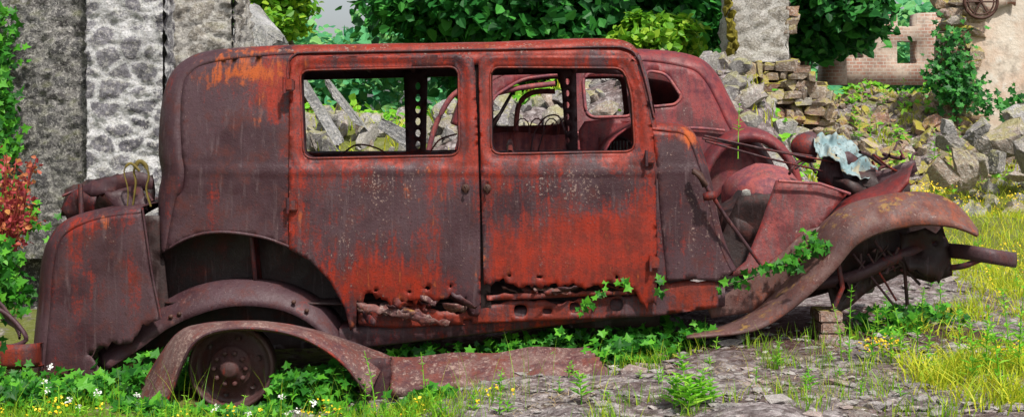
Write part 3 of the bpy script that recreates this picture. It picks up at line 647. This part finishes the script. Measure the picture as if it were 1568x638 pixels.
for k in range(3):
    t=k*2.09+.5; tube('steering_spoke_%d'%k,[q,(q[0]+.09*math.sin(t),q[1]+.17*math.cos(t),q[2]+.16*math.sin(t))],.007,M['inner'],car2,5)
rows=[]
for u in np.linspace(752,985,46):
    x,_,_=P(u,0,Y2+.5); rows.append([(x,Y2+.5+.02*math.sin(u*.22)+.05*(1-math.sin(math.pi*min(1,i/5*.9+.1))),.40+.70*i/6+.012*math.sin(u*.05)) for i in range(7)])
loft('seat_back',rows,M['pink'],car2,.03)
for i in range(4):
    a=P(800+i*22,200,Y2+.45); tube('seat_spring_%d'%i,[ (a[0]+.06*math.cos(t),a[1]-.05,a[2]-.03+.12*math.sin(t)) for t in np.linspace(0,3.14,8)],.005,M['mid'],car2,5)
for i,pt in enumerate([[(705,230),(718,180),(745,150),(790,136),(850,128)],[(655,236),(668,190),(690,150),(715,132)],[(790,200),(795,160),(815,142),(850,140)]]):
    tube('door_frame_tube_%d'%i,[P(u,v,Y2+.1+.2*i) for u,v in cr(pt,5)],.020,M['pink'],car2,7)
x0=P(700,0,Y2)[0]
rows=[]
for x in np.linspace(x0-.9,x0+.1,10): rows.append([(x,Y2+.1+1.2*t,.62+.10*math.sin(math.pi*t)) for t in np.linspace(0,1,8)])
loft('front_frame',rows,M['inner'],car2,.02)
# ================================================================= loose parts
lf=root('detached_fender')
A1=cr([(202,620),(222,583),(248,540),(275,508),(310,496),(360,492),(420,494),(480,505),(540,524),(598,547)],5)
B1=cr([(246,628),(262,600),(276,562),(296,526),(326,508),(370,502),(425,506),(475,522),(525,556),(565,606)],5)
rows=[]
for i,(a,b) in enumerate(zip(A1,B1)):
    pa=np.array(P(*a,-.16)); pb=np.array(P(*b,-.40)); r=[tuple(pa+np.array([0,.12,-.05])),tuple(pa+np.array([0,.05,-.01]))]
    for t in np.linspace(0,1,7):
        q=pa*(1-t)+pb*t+np.array([0,-.03,.02])*math.sin(math.pi*t); q+=.008*np.array([nf(q[0],q[1],q[2],7),0,nf(q[2],q[0],1,7)]); r.append(tuple(q))
    r.append(tuple(pb+np.array([0,.02,-.012]))); rows.append(r)
loft('shell',rows,M['board'],lf,.007)
tube('lip',[P(u,v,-.405) for u,v in B1],.007,M['mid'],lf,6)
tube('edge',[P(u,v,-.15) for u,v in A1],.006,M['mid'],lf,6)
sheet('torn_end',rag([(598,548),(600,590),(588,615),(565,622),(550,592),(520,548)],4,7,5),[],M['bodydark'],lf,-.3,lambda x,z:.03*nfv(x,z,5),.03,.007)
rbd=root('detached_running_board')
rows=[]
for i,s in enumerate(np.linspace(0,1,40)):
    e=.02*nf(s*9,1,2,1.); a=np.array(P(598+295*s,546-17*s,-.03)); b=np.array(P(598+333*s,590-24*s,-.36)); r=[]
    b[2]+=e; b[1]+=e
    r.append(tuple(a+np.array([0,.0,-.05])))
    for t in np.linspace(0,1,22):
        q=a*(1-t)+b*t; q[2]+=.006*math.sin(t*44)+.02*nf(q[0],q[1],0,5)+.012*math.sin(math.pi*t); q[0]+=.05*nf(t*3,s,2,4)*(s>.9); r.append(tuple(q))
    r+= [tuple(b+np.array([0,-.012,-.012])),tuple(b+np.array([0,-.01,-.045])),tuple(b+np.array([0,.02,-.055]))]
    rows.append(r)
loft('tread_plate',rows,M['board'],rbd,.004)
rb_=root('rusty_rear_bumper')
rows=[]
for (u,v,y) in cr([(-60,540,-.05),(-20,544,-.15),(10,546,-.2),(40,545,-.2),(58,543,-.14),(65,542,-.02)],5):
    x,_,z=P(u,v,y); rows.append([(x,y+.02,z+.055),(x,y,z+.058),(x,y-.012,z+.03),(x,y-.006,z),(x,y-.012,z-.03),(x,y,z-.058),(x,y+.02,z-.055)])
loft('bar',rows,M['red'],rb_,.006)
tube('hook',[P(u,v,-.05) for u,v in cr([(-10,470),(10,480),(30,500),(40,520),(15,530),(0,524)],4)],.012,M['bodydark'],rb_)
for i in range(5): tube('bracket_%d'%i,[P(-30+i*8,430+i*14,.1),P(5+i*6,470+i*8,0),P(30,505+i*3,-.05)],.014,M['bodydark'],rb_,5,flat=.5)
sp=root('scrap_metal_heap')
for i,(o,y,m) in enumerate([([(92,330),(100,290),(130,276),(170,268),(232,268),(238,320),(150,335)],.5,'inner'),([(110,300),(128,280),(205,262),(232,268),(232,290),(150,300)],.3,'bodydark'),([(90,320),(110,290),(150,300),(140,335),(100,340)],.25,'mid'),([(160,292),(215,285),(230,318),(180,322)],.2,'bodydark')]):
    sheet('bent_sheet_%d'%i,rag(o+[o[0]],3,10,i)[:-1],[],M[m],sp,y,lambda x,z:.12*nfv(x,z,4),.04,.01)
tube('post',[P(125,338,.2),P(123,282,.22)],.014,M['red'],sp,6)
for i in range(7):
    tube('rod_%d'%i,[P(95+i*20,300+(i%3)*10,.3),P(130+i*15,285-(i%2)*8,.35),P(150+i*14,290+(i%4)*9,.3)],.009,M['mid'],sp,5)
tube('olive_strap',[P(u,v,.15) for u,v in cr([(203,318),(208,280),(205,262),(212,248),(222,252),(228,270),(224,290),(231,316)],4)],.013,M['olive'],sp,6,flat=.4)
tube('olive_strap_2',[P(u,v,.12) for u,v in cr([(195,318),(196,290),(190,262),(200,250),(214,262)],4)],.008,M['olive'],sp,6,flat=.4)
bs=root('brick_stack')
for i in range(3):
    x,_,z=P(1270,472+i*17,.12); z=float(H(x,.12))+.12-.058*i
    box('brick_%d'%i,(x-.06+.01*(i%2),.08,z-.028),(x+.06+.01*(i%2),.30,z+.026),M['rock'],bs,.006)
# ================================================================= walls
def gridwall(name,x0,x1,y0,y1,z0,z1,mat,step=.018,amp=.03,vs=5.,parent=None,mort=.3):
    parts=[];A=[]
    def face(pf,na,nb,nrm):
        V=np.array([pf(i/na,j/nb) for j in range(nb+1) for i in range(na+1)]); at=np.zeros((len(V),3)); nrm=np.array(nrm)
        for k,p in enumerate(V):
            wv=noise.noise_vector(Vector(p*4.))*.06
            dd,pp=noise.voronoi(Vector(((p[0]+wv[0])*vs,p[1]*vs,(p[2]+wv[2])*vs*1.5))); e=dd[1]-dd[0]; m=max(0,1-e/mort)
            at[k,0]=m; at[k,1]=abs(math.sin(pp[0][0]*12.9+pp[0][2]*78.2)*437.5453)%1
            hh=amp*.55*(min(1,e/mort)**.5-.6)+amp*.8*nf(p[0],p[1],p[2],11)+amp*.6*nf(p[0],p[1],p[2],27)+amp*1.2*nf(p[0],p[1],p[2],1.9)
            V[k]=p+nrm*hh
        ii=(np.arange(nb)[:,None]*(na+1)+np.arange(na)[None]).ravel()
        parts.append((V,np.stack([ii,ii+1,ii+na+2,ii+na+1],1))); A.append(at)
    nx=int((x1-x0)/step);ny=max(2,int((y1-y0)/step/1.5));nz_=int((z1-z0)/step)
    face(lambda s,t:(x0+(x1-x0)*s,y0,z0+(z1-z0)*t),nx,nz_,(0,-1,0))
    face(lambda s,t:(x0,y1+(y0-y1)*s,z0+(z1-z0)*t),ny,nz_,(-1,0,0))
    face(lambda s,t:(x1,y0+(y1-y0)*s,z0+(z1-z0)*t),ny,nz_,(1,0,0))
    V,T=join(parts); return mk(name,V,T,mat,parent,True,np.concatenate(A))
lw=root('ruined_stone_wall')
gridwall('dark_section',-4.6,P(137,0,2.7)[0],2.7,3.3,.2,3.0,M['walldark'],.02,.035,7,lw)
gridwall('stone_pier',P(133,0,2.45)[0],P(250,0,2.45)[0],2.45,3.1,.2,3.1,M['wallgrey'],.016,.030,5.5,lw,.36)
gridwall('end_section',P(250,0,2.9)[0]-.05,P(362,0,2.9)[0],2.75,3.4,.4,3.0,M['walltan'],.02,.045,6,lw)
box('core',(-4.55,2.95,-.4),(P(340,0,2.9)[0],3.3,2.95),M['walldark'],lw,.02)
pr=root('ruined_stone_pillar')
x0,_,_=P(1118,0,9.5);x1,_,_=P(1208,0,9.5)
gridwall('shaft',x0,x1,9.5,10.1,1.95,5.2,M['walltan'],.04,.05,3.,pr)
box('core',(x0+.06,9.64,.6),(x1-.08,10.05,5.1),M['walldark'],pr,.02)
rocks('bracket_stones',[(2,rock(2,P(1215+R.uniform(-8,10),v,9.6),(.13,.16,.10),True)) for v in (18,32,46,98,110)],M['rock'],pr)
gridwall('plaster_base',P(1106,0,9.2)[0],P(1142,0,9.2)[0],9.2,9.8,.3,P(0,98,9.2)[2],M['walltan'],.04,.04,3.,pr)
rocks('moss_stones',[(2,rock(2,P(1120+R.uniform(-7,7),v,9.42),(.07,.1,.11),False,None,.08)) for v in range(-10,110,11)],M['mosspad'],pr)
rw=root('ruined_rubble_wall')
def zt(x): 
    u=784+x/16.2*F; return P(0,float(np.interp(u,[1130,1205,1215,1240,1262,1290],[104,106,112,135,165,200]))+R.uniform(-5,5),9.7)[2]
rocks('stones',wallrocks(P(1136,0,9.3)[0],P(1272,0,9.3)[0],9.35,.4,zt,.17,.11,.15),M['rock'],rw)
rocks('stones_back',wallrocks(P(1136,0,9.3)[0],P(1262,0,9.3)[0],9.65,.4,zt,.25,.14,.2),M['rock'],rw)
def brickm(name,a,b,mo,sc_=4.,mixn=.5):
    m,nt=newmat(name); t=nd(nt,'ShaderNodeTexCoord').outputs['Object']; s=nd(nt,'ShaderNodeSeparateXYZ',{0:t}); c=nd(nt,'ShaderNodeCombineXYZ',{0:mth(nt,'ADD',s.outputs[0],s.outputs[1]),1:s.outputs[2]}).outputs[0]
    br=nd(nt,'ShaderNodeTexBrick',{'Vector':c,'Color1':a,'Color2':b,'Mortar':mo,'Scale':sc_,'Mortar Size':.03,'Bias':0.}); n=nz(nt,t,2.5,6,.7); n2=nz(nt,t,9,5,.7)
    col=mix(nt,mr(nt,n,.4,.65,0,mixn),br.outputs[0],(.50,.42,.34)); col=mix(nt,mr(nt,n2,.5,.65,0,.6),col,(.22,.19,.16)); return finish(m,nt,col,.9,n,.4,.02)
M['brick']=brickm('old_brick',(.36,.17,.12),(.30,.19,.15),(.42,.38,.33),4.,.85)
bw=root('ruined_brick_wall')
o=[(1285,130),(1288,36),(1300,34),(1302,46),(1322,44),(1324,30),(1340,28),(1341,44),(1352,44),(1353,24),(1368,24),(1369,42),(1398,42),(1399,22),(1441,20),(1445,130)]
sheet('wall',o,[[(1368,64),(1399,64),(1399,98),(1368,98)],[(1304,62),(1318,62),(1318,90),(1304,90)]],M['brick'],bw,17.,None,.3,.45)
sheet('side_wall',[(1255,130),(1262,60),(1275,48),(1290,50),(1292,130)],[],M['brick'],bw,16.,None,.3,.45)
def plasterm():
    m,nt=newmat('old_plaster'); c=co(nt); n1=nz(nt,c,1.3,6,.7); n2=nz(nt,c,9,6,.7)
    col=mix(nt,mr(nt,n1,.4,.65),(.58,.51,.43),(.50,.35,.26)); col=mix(nt,mr(nt,n2,.52,.68,0,.7),col,(.62,.59,.54)); col=mix(nt,mr(nt,nz(nt,c,3,5,.6),.54,.68,0,.7),col,(.2,.17,.14))
    return finish(m,nt,col,.9,n2,.6,.03)
M['plaster']=plasterm()
pw=root('ruined_plaster_wall'); Yp=10.2
sheet('wall',rag([(1440,215),(1440,60),(1452,20),(1470,-60)],5,12,3)+[(1750,-90),(1750,215)],[],M['plaster'],pw,Yp,lambda x,z:.05*nfv(x,z,1.5),.12,.5)
rocks('exposed_stones',wallrocks(P(1440,0,Yp)[0]-.05,P(1478,0,Yp)[0],Yp-.22,1.0,lambda x:3.0+R.uniform(-.2,.2),.2,.12,.14),M['rock'],pw)
sheet('exposed_brick',rag([(1470,-30),(1560,-40),(1555,6),(1525,14),(1500,28),(1480,24),(1470,-30)],4,7,2)[:-1],[],M['brick'],pw,Yp-.30,None,.1,.03)
iw=root('iron_wheel'); c=np.array(P(1502,3,Yp-.45))
for k,rr in enumerate((.21,.165)): tube('ring_%d'%k,[tuple(c+np.array([rr*math.cos(t),0,rr*math.sin(t)])) for t in np.linspace(0,6.283,30)[:-1]],.022 if k==0 else .012,M['brownm'],iw,6,True)
for k in range(6):
    a=k*math.pi/3; tube('spoke_%d'%k,[tuple(c),tuple(c+np.array([.2*math.cos(a),0,.2*math.sin(a)]))],.012,M['brownm'],iw,5)
tube('spindle',[tuple(c),tuple(c+np.array([0,.4,0]))],.03,M['brownm'],iw,8)
# ================================================================= rubble
sp_=[]
for _ in range(900):
    x=R.uniform(-3.3,3.0); y=R.uniform(3.7,6.8); s=.04+.13*R.rand()**2.; sp_.append((2,rock(2,(x,y,float(H(x,y))+s*.3),(s*R.uniform(.8,1.7),s,s*R.uniform(.5,.9)),R.rand()<.5,rotm(),.035)))
rocks('rubble_heap',sp_,M['rockl'])
sp_=[]
for _ in range(2600):
    x=R.uniform(2.9,8.6); y=R.uniform(7.0,12.2); s=.03+.12*R.rand()**2.8; sp_.append((2 if s>.07 else 1,rock(2 if s>.07 else 1,(x,y,float(H(x,y))+s*.3),(s*R.uniform(.8,1.7),s,s*R.uniform(.4,.8)),R.rand()<.5,rotm(),.045)))
rocks('rubble_heap.001',sp_,M['rock'])
sp_=[]
for u,v,y,s in [(1475,262,5.6,.20),(1440,268,5.3,.13),(1500,252,5.9,.15),(1545,215,6.4,.24),(1490,205,7.0,.18),(1530,250,6.0,.13),(1560,185,7.4,.26),(1455,215,6.6,.12),(1580,240,6,.22),(1505,225,6.3,.12),(1560,270,5.6,.10),(1450,195,7.2,.10)]:
    x,_,z=P(u,v,y); sp_.append((4,rock(4,(x,y,z),(s*1.3,s,s*.75),R.rand()<.3,rotm(),.014)))
    for k in range(10):
        q=s*R.uniform(.15,.5); xx=x+R.uniform(-.45,.45); yy=y+R.uniform(-.3,.2); sp_.append((2,rock(2,(xx,yy,float(H(xx,yy))+q*.3),(q*1.3,q,q*.7),R.rand()<.4,rotm(),.045)))
rocks('boulders',sp_,M['rockl'])
def slab(a,b,w,t):
    a=np.array(a);b=np.array(b);L=np.linalg.norm(b-a);ux=(b-a)/L;up=np.array([0,1.,0]);uy=np.cross(ux,up);uy/=np.linalg.norm(uy);uz=np.cross(ux,uy)
    return (4,rock(4,(a+b)/2,(L*.78,w,t),True,np.stack([ux,uy,uz],1),.012))
rocks('fallen_slabs',[slab(P(455,115,4.6),P(520,215,4.4),.07,.10),slab(P(500,125,5.2),P(550,190,5.2),.05,.10),slab(P(585,190,4.4),P(640,225,4.3),.09,.10),slab(P(365,15,5.5),P(425,70,5.3),.16,.2),slab(P(380,45,5.2),P(400,110,5.2),.2,.2)],M['slab'])
sp_=[]
for _ in range(7000):
    x=R.uniform(-1.2,4.8); y=R.uniform(-1.9,3.6) if R.rand()<.5 else R.uniform(-1.7,.2)
    if x<.4 and y>-.05: continue
    s=.006+.024*R.rand()**3
    if R.rand()<.025: s=.03+R.rand()*.035
    sp_.append((1,rock(1,(x,y,float(H(x,y))+s*.15),(s*1.5,s,s*.5),False,None)))
rocks('gravel',sp_,M['pebble'])
rocks('mossy_stone',[(3,rock(3,P(1102,548,-.15),(.10,.09,.05),False)),(2,rock(2,P(1040,550,-.1),(.05,.05,.03),False)),(2,rock(2,P(1135,560,-.2),(.06,.05,.025)))],M['rock'])
# ================================================================= trees
def crown(ells,n,ls):
    Pn=[];Nn=[]
    for (c,r,wt) in ells:
        nc=max(4,int(n*wt/90)); c=np.array(c); r=np.array(r)
        dr_=R.normal(size=(nc,3)); dr_/=np.linalg.norm(dr_,axis=1,keepdims=True); rad=R.uniform(.45,1.,nc)**.5
        cc_=c+dr_*rad[:,None]*r*(1+.18*R.normal(size=(nc,1)))
        cs=np.mean(r)*.16*R.uniform(.6,1.4,nc)
        k=R.randint(0,nc,int(n*wt)); off=R.normal(size=(len(k),3)); off[:,2]*=.55
        p=cc_[k]+off*cs[k][:,None]
        nn=dr_[k]*.6+R.normal(size=off.shape)*.6+np.array([0,0,.8]); Pn.append(p);Nn.append(nn)
    p=np.concatenate(Pn); return p,np.concatenate(Nn),ls*R.uniform(.6,1.25,len(p))
def tree(name,base,ells,n,ls,mat,tr=.2):
    r=root(name); b=np.array(base,float); top=np.mean([e[0] for e in ells],0)
    tube('trunk',[tuple(b+(top-b)*t+np.array([.15*math.sin(t*4),0,0])) for t in np.linspace(0,.85,7)],[tr*(1-.6*t) for t in np.linspace(0,1,7)],M['bark'],r,9)
    for i,e in enumerate(ells):
        s=b+(top-b)*.45; q=np.array(e[0]); 
        for k in range(3):
            g=q+R.normal(size=3)*np.array(e[1])*.4; tube('limb_%d_%d'%(i,k),[tuple(s),tuple(s*.5+g*.5+np.array([0,0,.15])),tuple(g)],[tr*.45,tr*.3,tr*.1],M['bark'],r,6)
    p,nn,sz=crown(ells,n,ls); leaves('foliage',p,nn,sz,mat,r)
def E(u,v,y,ru,rv,ry,w): s=sc(y); return (P(u,v,y),(ru*s,ry,rv*s),w)
tree('chestnut_tree',(1.6,14.5,.7),[E(720,5,13.5,115,75,1.6,.26),E(870,0,13,130,100,1.8,.32),E(1010,20,13.5,110,85,1.5,.22),E(840,110,14.5,150,45,1.3,.12)],40000,.18,M['treed'],.28)
tree('broadleaf_tree',(-3.3,14,.9),[E(418,5,9.5,44,52,.8,.6),E(395,-90,10,60,60,1.,.4)],12000,.09,M['treel'],.12)
tree('broadleaf_tree.001',(4.8,16,.7),[E(1270,10,14.5,66,75,1.4,.7),E(1190,-50,15,100,60,1.4,.3)],17000,.17,M['treed'],.22)
tree('young_tree',(2.6,12,.9),[E(1000,60,11,60,28,.8,1.)],4500,.12,M['treel'],.08)
def farband():
    ps=[];ns=[]
    for i in range(800):
        x=R.uniform(-34,45); y=R.uniform(40,52); d=y+D; u=784+x/d*F
        vt=np.interp(u,[-700,330,400,450,465,545,560,640,1250,1345,1400,1450,1700,2400],[-60,-40,-10,36,62,58,20,-20,-20,0,12,-5,-30,-60]); zt_=ZC-(vt-VH)/F*d
        zc=R.uniform(0,1)**.7*(zt_-.6); k=70
        ps.append(np.array([x,y,.3+zc])+R.normal(size=(k,3))*np.array([.7,.8,.33])); ns.append(R.normal(size=(k,3))*.6+np.array([0,-.5,.9]))
    p=np.concatenate(ps); leaves('distant_trees',p,np.concatenate(ns),R.uniform(.25,.5,len(p)),M['far'])
farband()
# ================================================================= plants
def ivypatch(rects,nn,s0,s1):
    ps=[]
    for (x0,x1,y0,y1,w,hm) in rects:
        k=int(nn*w); x,y=clumped(k,x0,x1,y0,y1,max(6,k//35),.06); x=np.clip(x,x0-.05,x1+.05); y=np.clip(y,y0-.03,y1+.08); ps.append(np.stack([x,y,H(x,y)+R.rand(k)**1.5*hm+.01],1))
    p=np.concatenate(ps); n=R.normal(size=p.shape)*.5+np.array([0,-.5,.8]); return p,n,R.uniform(s0,s1,len(p))
p,n,s=ivypatch([(-2.5,-1.85,-.5,-.08,.20,.12),(-1.8,-1.1,-.6,-.47,.09,.04),(-1.12,-.78,-.40,-.22,.12,.17),(-.8,-.3,-.62,-.5,.04,.04),(-.6,1.0,.05,.4,.20,.12),(.42,.75,-.12,.1,.05,.08),(1.8,2.15,.1,.5,.05,.12),(2.15,2.5,.6,1.,.03,.08),(-1.9,-1.5,.0,.2,.06,.2),(-1.2,-.7,-.1,.1,.06,.12)],4600,.032,.062)
leaves('ground_ivy',p,n,s,M['ivy'],None,IVY)
def trail(pts,k,spread,y,yj=.04):
    c=np.array([P(u,v,y) for u,v in cr(pts,8)]); i=R.randint(0,len(c),k); return c[i]+R.normal(size=(k,3))*np.array([spread,yj,spread])
q=[trail([(1100,435),(1140,428),(1180,412),(1215,400)],52,.020,.0),trail([(1205,405),(1225,385),(1245,374),(1270,374)],44,.022,-.06),trail([(1235,350),(1242,362),(1248,380)],12,.012,-.04),trail([(1012,428),(1014,445)],9,.010,-.03),trail([(890,470),(915,452),(940,438),(960,436)],26,.013,-.02)]
p=np.concatenate(q); leaves('fender_ivy',p,R.normal(size=p.shape)*.5+np.array([0,-1,.4]),R.uniform(.03,.052,len(p)),M['ivy'],None,IVY)
tube('ivy_vine',[P(u,v,-.02) for u,v in cr([(1095,440),(1140,428),(1180,412),(1215,398),(1245,374),(1270,372)],4)],.004,M['bark'],None,5)
q=[trail([(-8,-10),(0,60),(-4,120),(4,170),(12,240)],420,.06,2.5,yj=.06),trail([(-20,200),(-5,270),(10,330)],160,.06,2.0,yj=.08)]
p=np.concatenate(q); leaves('wall_ivy',p,R.normal(size=p.shape)*.5+np.array([0,-1,.5]),R.uniform(.04,.075,len(p)),M['ivy'],None,IVY)
q=[trail([(1450,60),(1470,110),(1480,150)],420,.13,9.8,yj=.1),trail([(1440,110),(1455,140)],200,.13,9.8,yj=.1),trail([(1500,150),(1540,170),(1565,150)],150,.1,9.5)]
p=np.concatenate(q); leaves('wall_ivy.001',p,R.normal(size=p.shape)*.5+np.array([0,-1,.5]),R.uniform(.05,.10,len(p)),M['treed'],None,IVY)
q=[trail([(-5,385),(10,420),(18,470)],220,.05,.1),trail([(30,330),(55,338)],60,.04,.5),trail([(0,570),(20,600),(40,620)],90,.06,-.3)]
p=np.concatenate(q); leaves('left_ivy',p,R.normal(size=p.shape)*.5+np.array([0,-1,.5]),R.uniform(.035,.065,len(p)),M['ivy'],None,IVY)
rs=root('red_leaved_shrub'); prt=[]
for i in range(30):
    a=P(R.uniform(-30,30),430,.35); b=P(R.uniform(-20,66),R.uniform(235,340),.3+R.uniform(-.2,.3)); m=(np.array(a)+np.array(b))/2+R.normal(size=3)*.03
    tube('stem_%d'%i,[a,tuple(m),b],.003,M['redleaf'],rs,4); t=R.rand(46); pp=np.array(a)[None]*(1-t[:,None])+np.array(b)[None]*t[:,None]; pp=pp[t>.3]; prt.append(pp+R.normal(size=pp.shape)*.025)
p=np.concatenate(prt); leaves('foliage',p,R.normal(size=p.shape)+np.array([0,-.5,.6]),R.uniform(.018,.035,len(p)),M['redleaf'],rs)
x=[];y=[]
def add(n,*a): 
    q=clumped(n,*a); x.append(q[0]);y.append(q[1])
add(4200,-2.7,-.1,-1.1,-.62,110,.05); add(700,-.2,2.2,-1.6,-1.0,22,.04); add(1300,-2.6,-2.0,-.6,.1,30,.06); add(300,.3,1.3,-.5,-.1,10,.03); add(500,1.2,2.8,-.9,.3,16,.05)
x=np.concatenate(x);y=np.concatenate(y); grass('grass',x,y,.03,.13,.0026,M['grass'])
x=[];y=[]
add(4500,3.0,4.8,.6,3.2,90,.10); add(11500,3.2,6.8,2.2,7.4,200,.18); add(4600,1.8,3.2,-1.6,-.6,60,.07); add(1100,2.0,3.2,-.5,1.2,26,.05)
x=np.concatenate(x);y=np.concatenate(y); grass('grass.001',x,y,.03,.17,.004,M['grassY'],(.2,1.3))
x,y=clumped(240,-2.5,2.4,-1.1,-.6,40,.04); grass('tall_grass',x,y,.15,.34,.0016,M['grass'],(.1,.5))
x,y=clumped(7500,-3.2,8.6,3.8,12.5,190,.10); k=(y>7.2)|(x<3.); grass('mound_grass',x[k],y[k],.06,.24,.008,M['grassY'])
x,y=clumped(3000,-3.2,8.6,4.0,12.5,80,.11); k=(y>7.2)|(x<3.); x=x[k];y=y[k]; leaves('mound_plants',onG(x,y)+np.stack([0*x,0*x,R.rand(len(x))*.2],1),R.normal(size=(len(x),3))*.5+np.array([0,-.4,.9]),R.uniform(.04,.10,len(x)),M['weed'])
x,y=clumped(1900,-.6,3.6,-1.4,-.1,36,.10); 
V,T=blades(onG(x,y,.006),R.uniform(.02,.05,len(x)),R.uniform(.001,.0018,len(x)),R.uniform(2,4,len(x))); mk('dry_straw',V,T,M['straw'],None,False)
W_=[]
for (u,v,y,h,nl,ls) in [(1050,612,-1.28,.21,40,.085),(1070,618,-1.3,.16,30,.08),(1032,622,-1.3,.15,28,.08),(1088,612,-1.25,.10,20,.07),(1055,630,-1.4,.13,26,.08),(1190,560,-.5,.16,16,.045),(1300,545,-.55,.36,22,.045),(1288,548,-.5,.26,16,.04),(1335,560,-.6,.24,22,.055),(1365,570,-.6,.28,26,.055),(1380,560,-.5,.24,22,.055),(1405,540,-.4,.24,20,.05),(1420,600,-.8,.20,22,.06),(1470,560,-.5,.28,24,.06),(1510,600,-.9,.30,26,.07),(1545,590,-.8,.36,28,.07),(1490,630,-1.1,.28,26,.07),(1560,620,-1.,.38,26,.07),(1530,635,-1.2,.28,26,.07),(890,640,-1.15,.13,20,.07),(575,640,-.75,.34,16,.045),(560,640,-.8,.22,14,.045),(650,610,-.6,.26,14,.035),(530,640,-.8,.18,14,.045),(120,640,-.8,.16,14,.06),(70,640,-.8,.2,14,.05),(1240,620,-1.1,.10,14,.05),(1345,520,.1,.18,16,.05),(1385,470,.4,.25,18,.06),(1410,480,.5,.22,18,.06),(1440,440,1.,.3,18,.06),(1130,235,1.6,.35,12,.06)]:
    x=P(u,v,y)[0]; w_,t_=weed(x,y,h,nl,ls,(.95 if u==1130 else None)); W_+=w_
for _ in range(110):
    x=R.uniform(2.2,4.8); y=R.uniform(-1.3,3.5)
    if x<3.2 and y>-.6 and R.rand()<.7: continue
    w_,t_=weed(x,y,R.uniform(.06,.2),14,.05); W_+=w_
for _ in range(60):
    x=R.uniform(-2.6,0); y=R.uniform(-1.0,-.6); w_,t_=weed(x,y,R.uniform(.05,.14),10,.045); W_+=w_
for _ in range(24):
    x=R.uniform(.2,2.6); y=R.uniform(-1.2,-.1); w_,t_=weed(x,y,R.uniform(.03,.08),9,.035); W_+=w_
for _ in range(40):
    x=R.uniform(3,8); y=R.uniform(5,11); w_,t_=weed(x,y,R.uniform(.25,.6),18,.12); W_+=w_
V,T=join(W_); mk('weeds',V,T,M['weed'],None,False)
fp=[]
for u,v,y in [(1345,525,-.5),(1360,520,-.5),(1330,530,-.5),(1548,535,-.7),(1560,545,-.7),(1535,540,-.7),(640,632,-.8),(500,625,-.8),(90,620,-.8),(1500,570,-.7),(1410,290,3.5),(1435,290,3.5),(1425,283,3.8),(1550,300,3)]:
    c=np.array(P(u,v,y)); fp.append(c+R.normal(size=(26,3))*np.array([.028,.028,.018]))
for _ in range(240):
    x=R.uniform(2.9,6.6); y=R.uniform(1.2,6.8); fp.append(np.array([x,y,float(H(x,y))+R.uniform(.08,.18)])+R.normal(size=(8,3))*.03)
for _ in range(22):
    x=R.uniform(-2.6,.1); y=R.uniform(-1.,-.6); fp.append(np.array([x,y,float(H(x,y))+R.uniform(.04,.09)])+R.normal(size=(4,3))*.010)
for _ in range(18):
    x=R.uniform(2.1,3.0); y=R.uniform(-1.4,-.6); fp.append(np.array([x,y,float(H(x,y))+R.uniform(.1,.2)])+R.normal(size=(8,3))*.02)
p=np.concatenate(fp); leaves('yellow_flowers',p,R.normal(size=p.shape)*.4+np.array([0,-.4,1]),R.uniform(.009,.017,len(p)),M['yflow'])
fp=[]
for u,v in [(68,585),(72,598),(105,612),(120,622),(432,608),(440,632),(78,560),(210,605),(480,615),(1070,630),(455,630),(330,625),(380,632),(150,600)]:
    c=np.array(P(u,v,-.7)); fp.append(c+R.normal(size=(12,3))*.007)
p=np.concatenate(fp); leaves('white_flowers',p,R.normal(size=p.shape)*.5+np.array([0,-.4,1]),R.uniform(.009,.014,len(p)),M['wflow'])
# ================================================================= light, camera
sc_=bpy.context.scene
w=bpy.data.worlds.new('World'); sc_.world=w; w.use_nodes=True; nt=w.node_tree; nt.nodes.clear()
EL=math.radians(54); AZ=math.radians(155)
sky=nd(nt,'ShaderNodeTexSky',sky_type='NISHITA'); sky.sun_disc=False; sky.sun_elevation=EL; sky.sun_rotation=AZ; sky.dust_density=3.; sky.air_density=1.
hs_=nd(nt,'ShaderNodeHueSaturation',{'Saturation':.4,'Value':1.,'Color':sky.outputs[0]})
bg=nd(nt,'ShaderNodeBackground',{0:hs_.outputs[0],1:.14}); nd(nt,'ShaderNodeOutputWorld',{0:bg.outputs[0]})
sd=Vector((math.sin(AZ)*math.cos(EL),math.cos(AZ)*math.cos(EL),math.sin(EL)))
L=bpy.data.lights.new('sun','SUN'); L.energy=5.0; L.angle=math.radians(3); L.color=(1,.95,.87)
lo=bpy.data.objects.new('sun',L); COL.objects.link(lo); lo.rotation_euler=sd.to_track_quat('Z','Y').to_euler()
cam=bpy.data.cameras.new('camera'); cam.sensor_width=36; cam.lens=36*F/1568; cam.shift_y=-(319-VH)/1568; cam.clip_end=1000
c_=bpy.data.objects.new('camera',cam); COL.objects.link(c_); c_.location=(0,-D,ZC); c_.rotation_euler=(math.pi/2,0,0); sc_.camera=c_
sc_.view_settings.view_transform='Standard'; sc_.view_settings.look='None'; sc_.view_settings.exposure=0
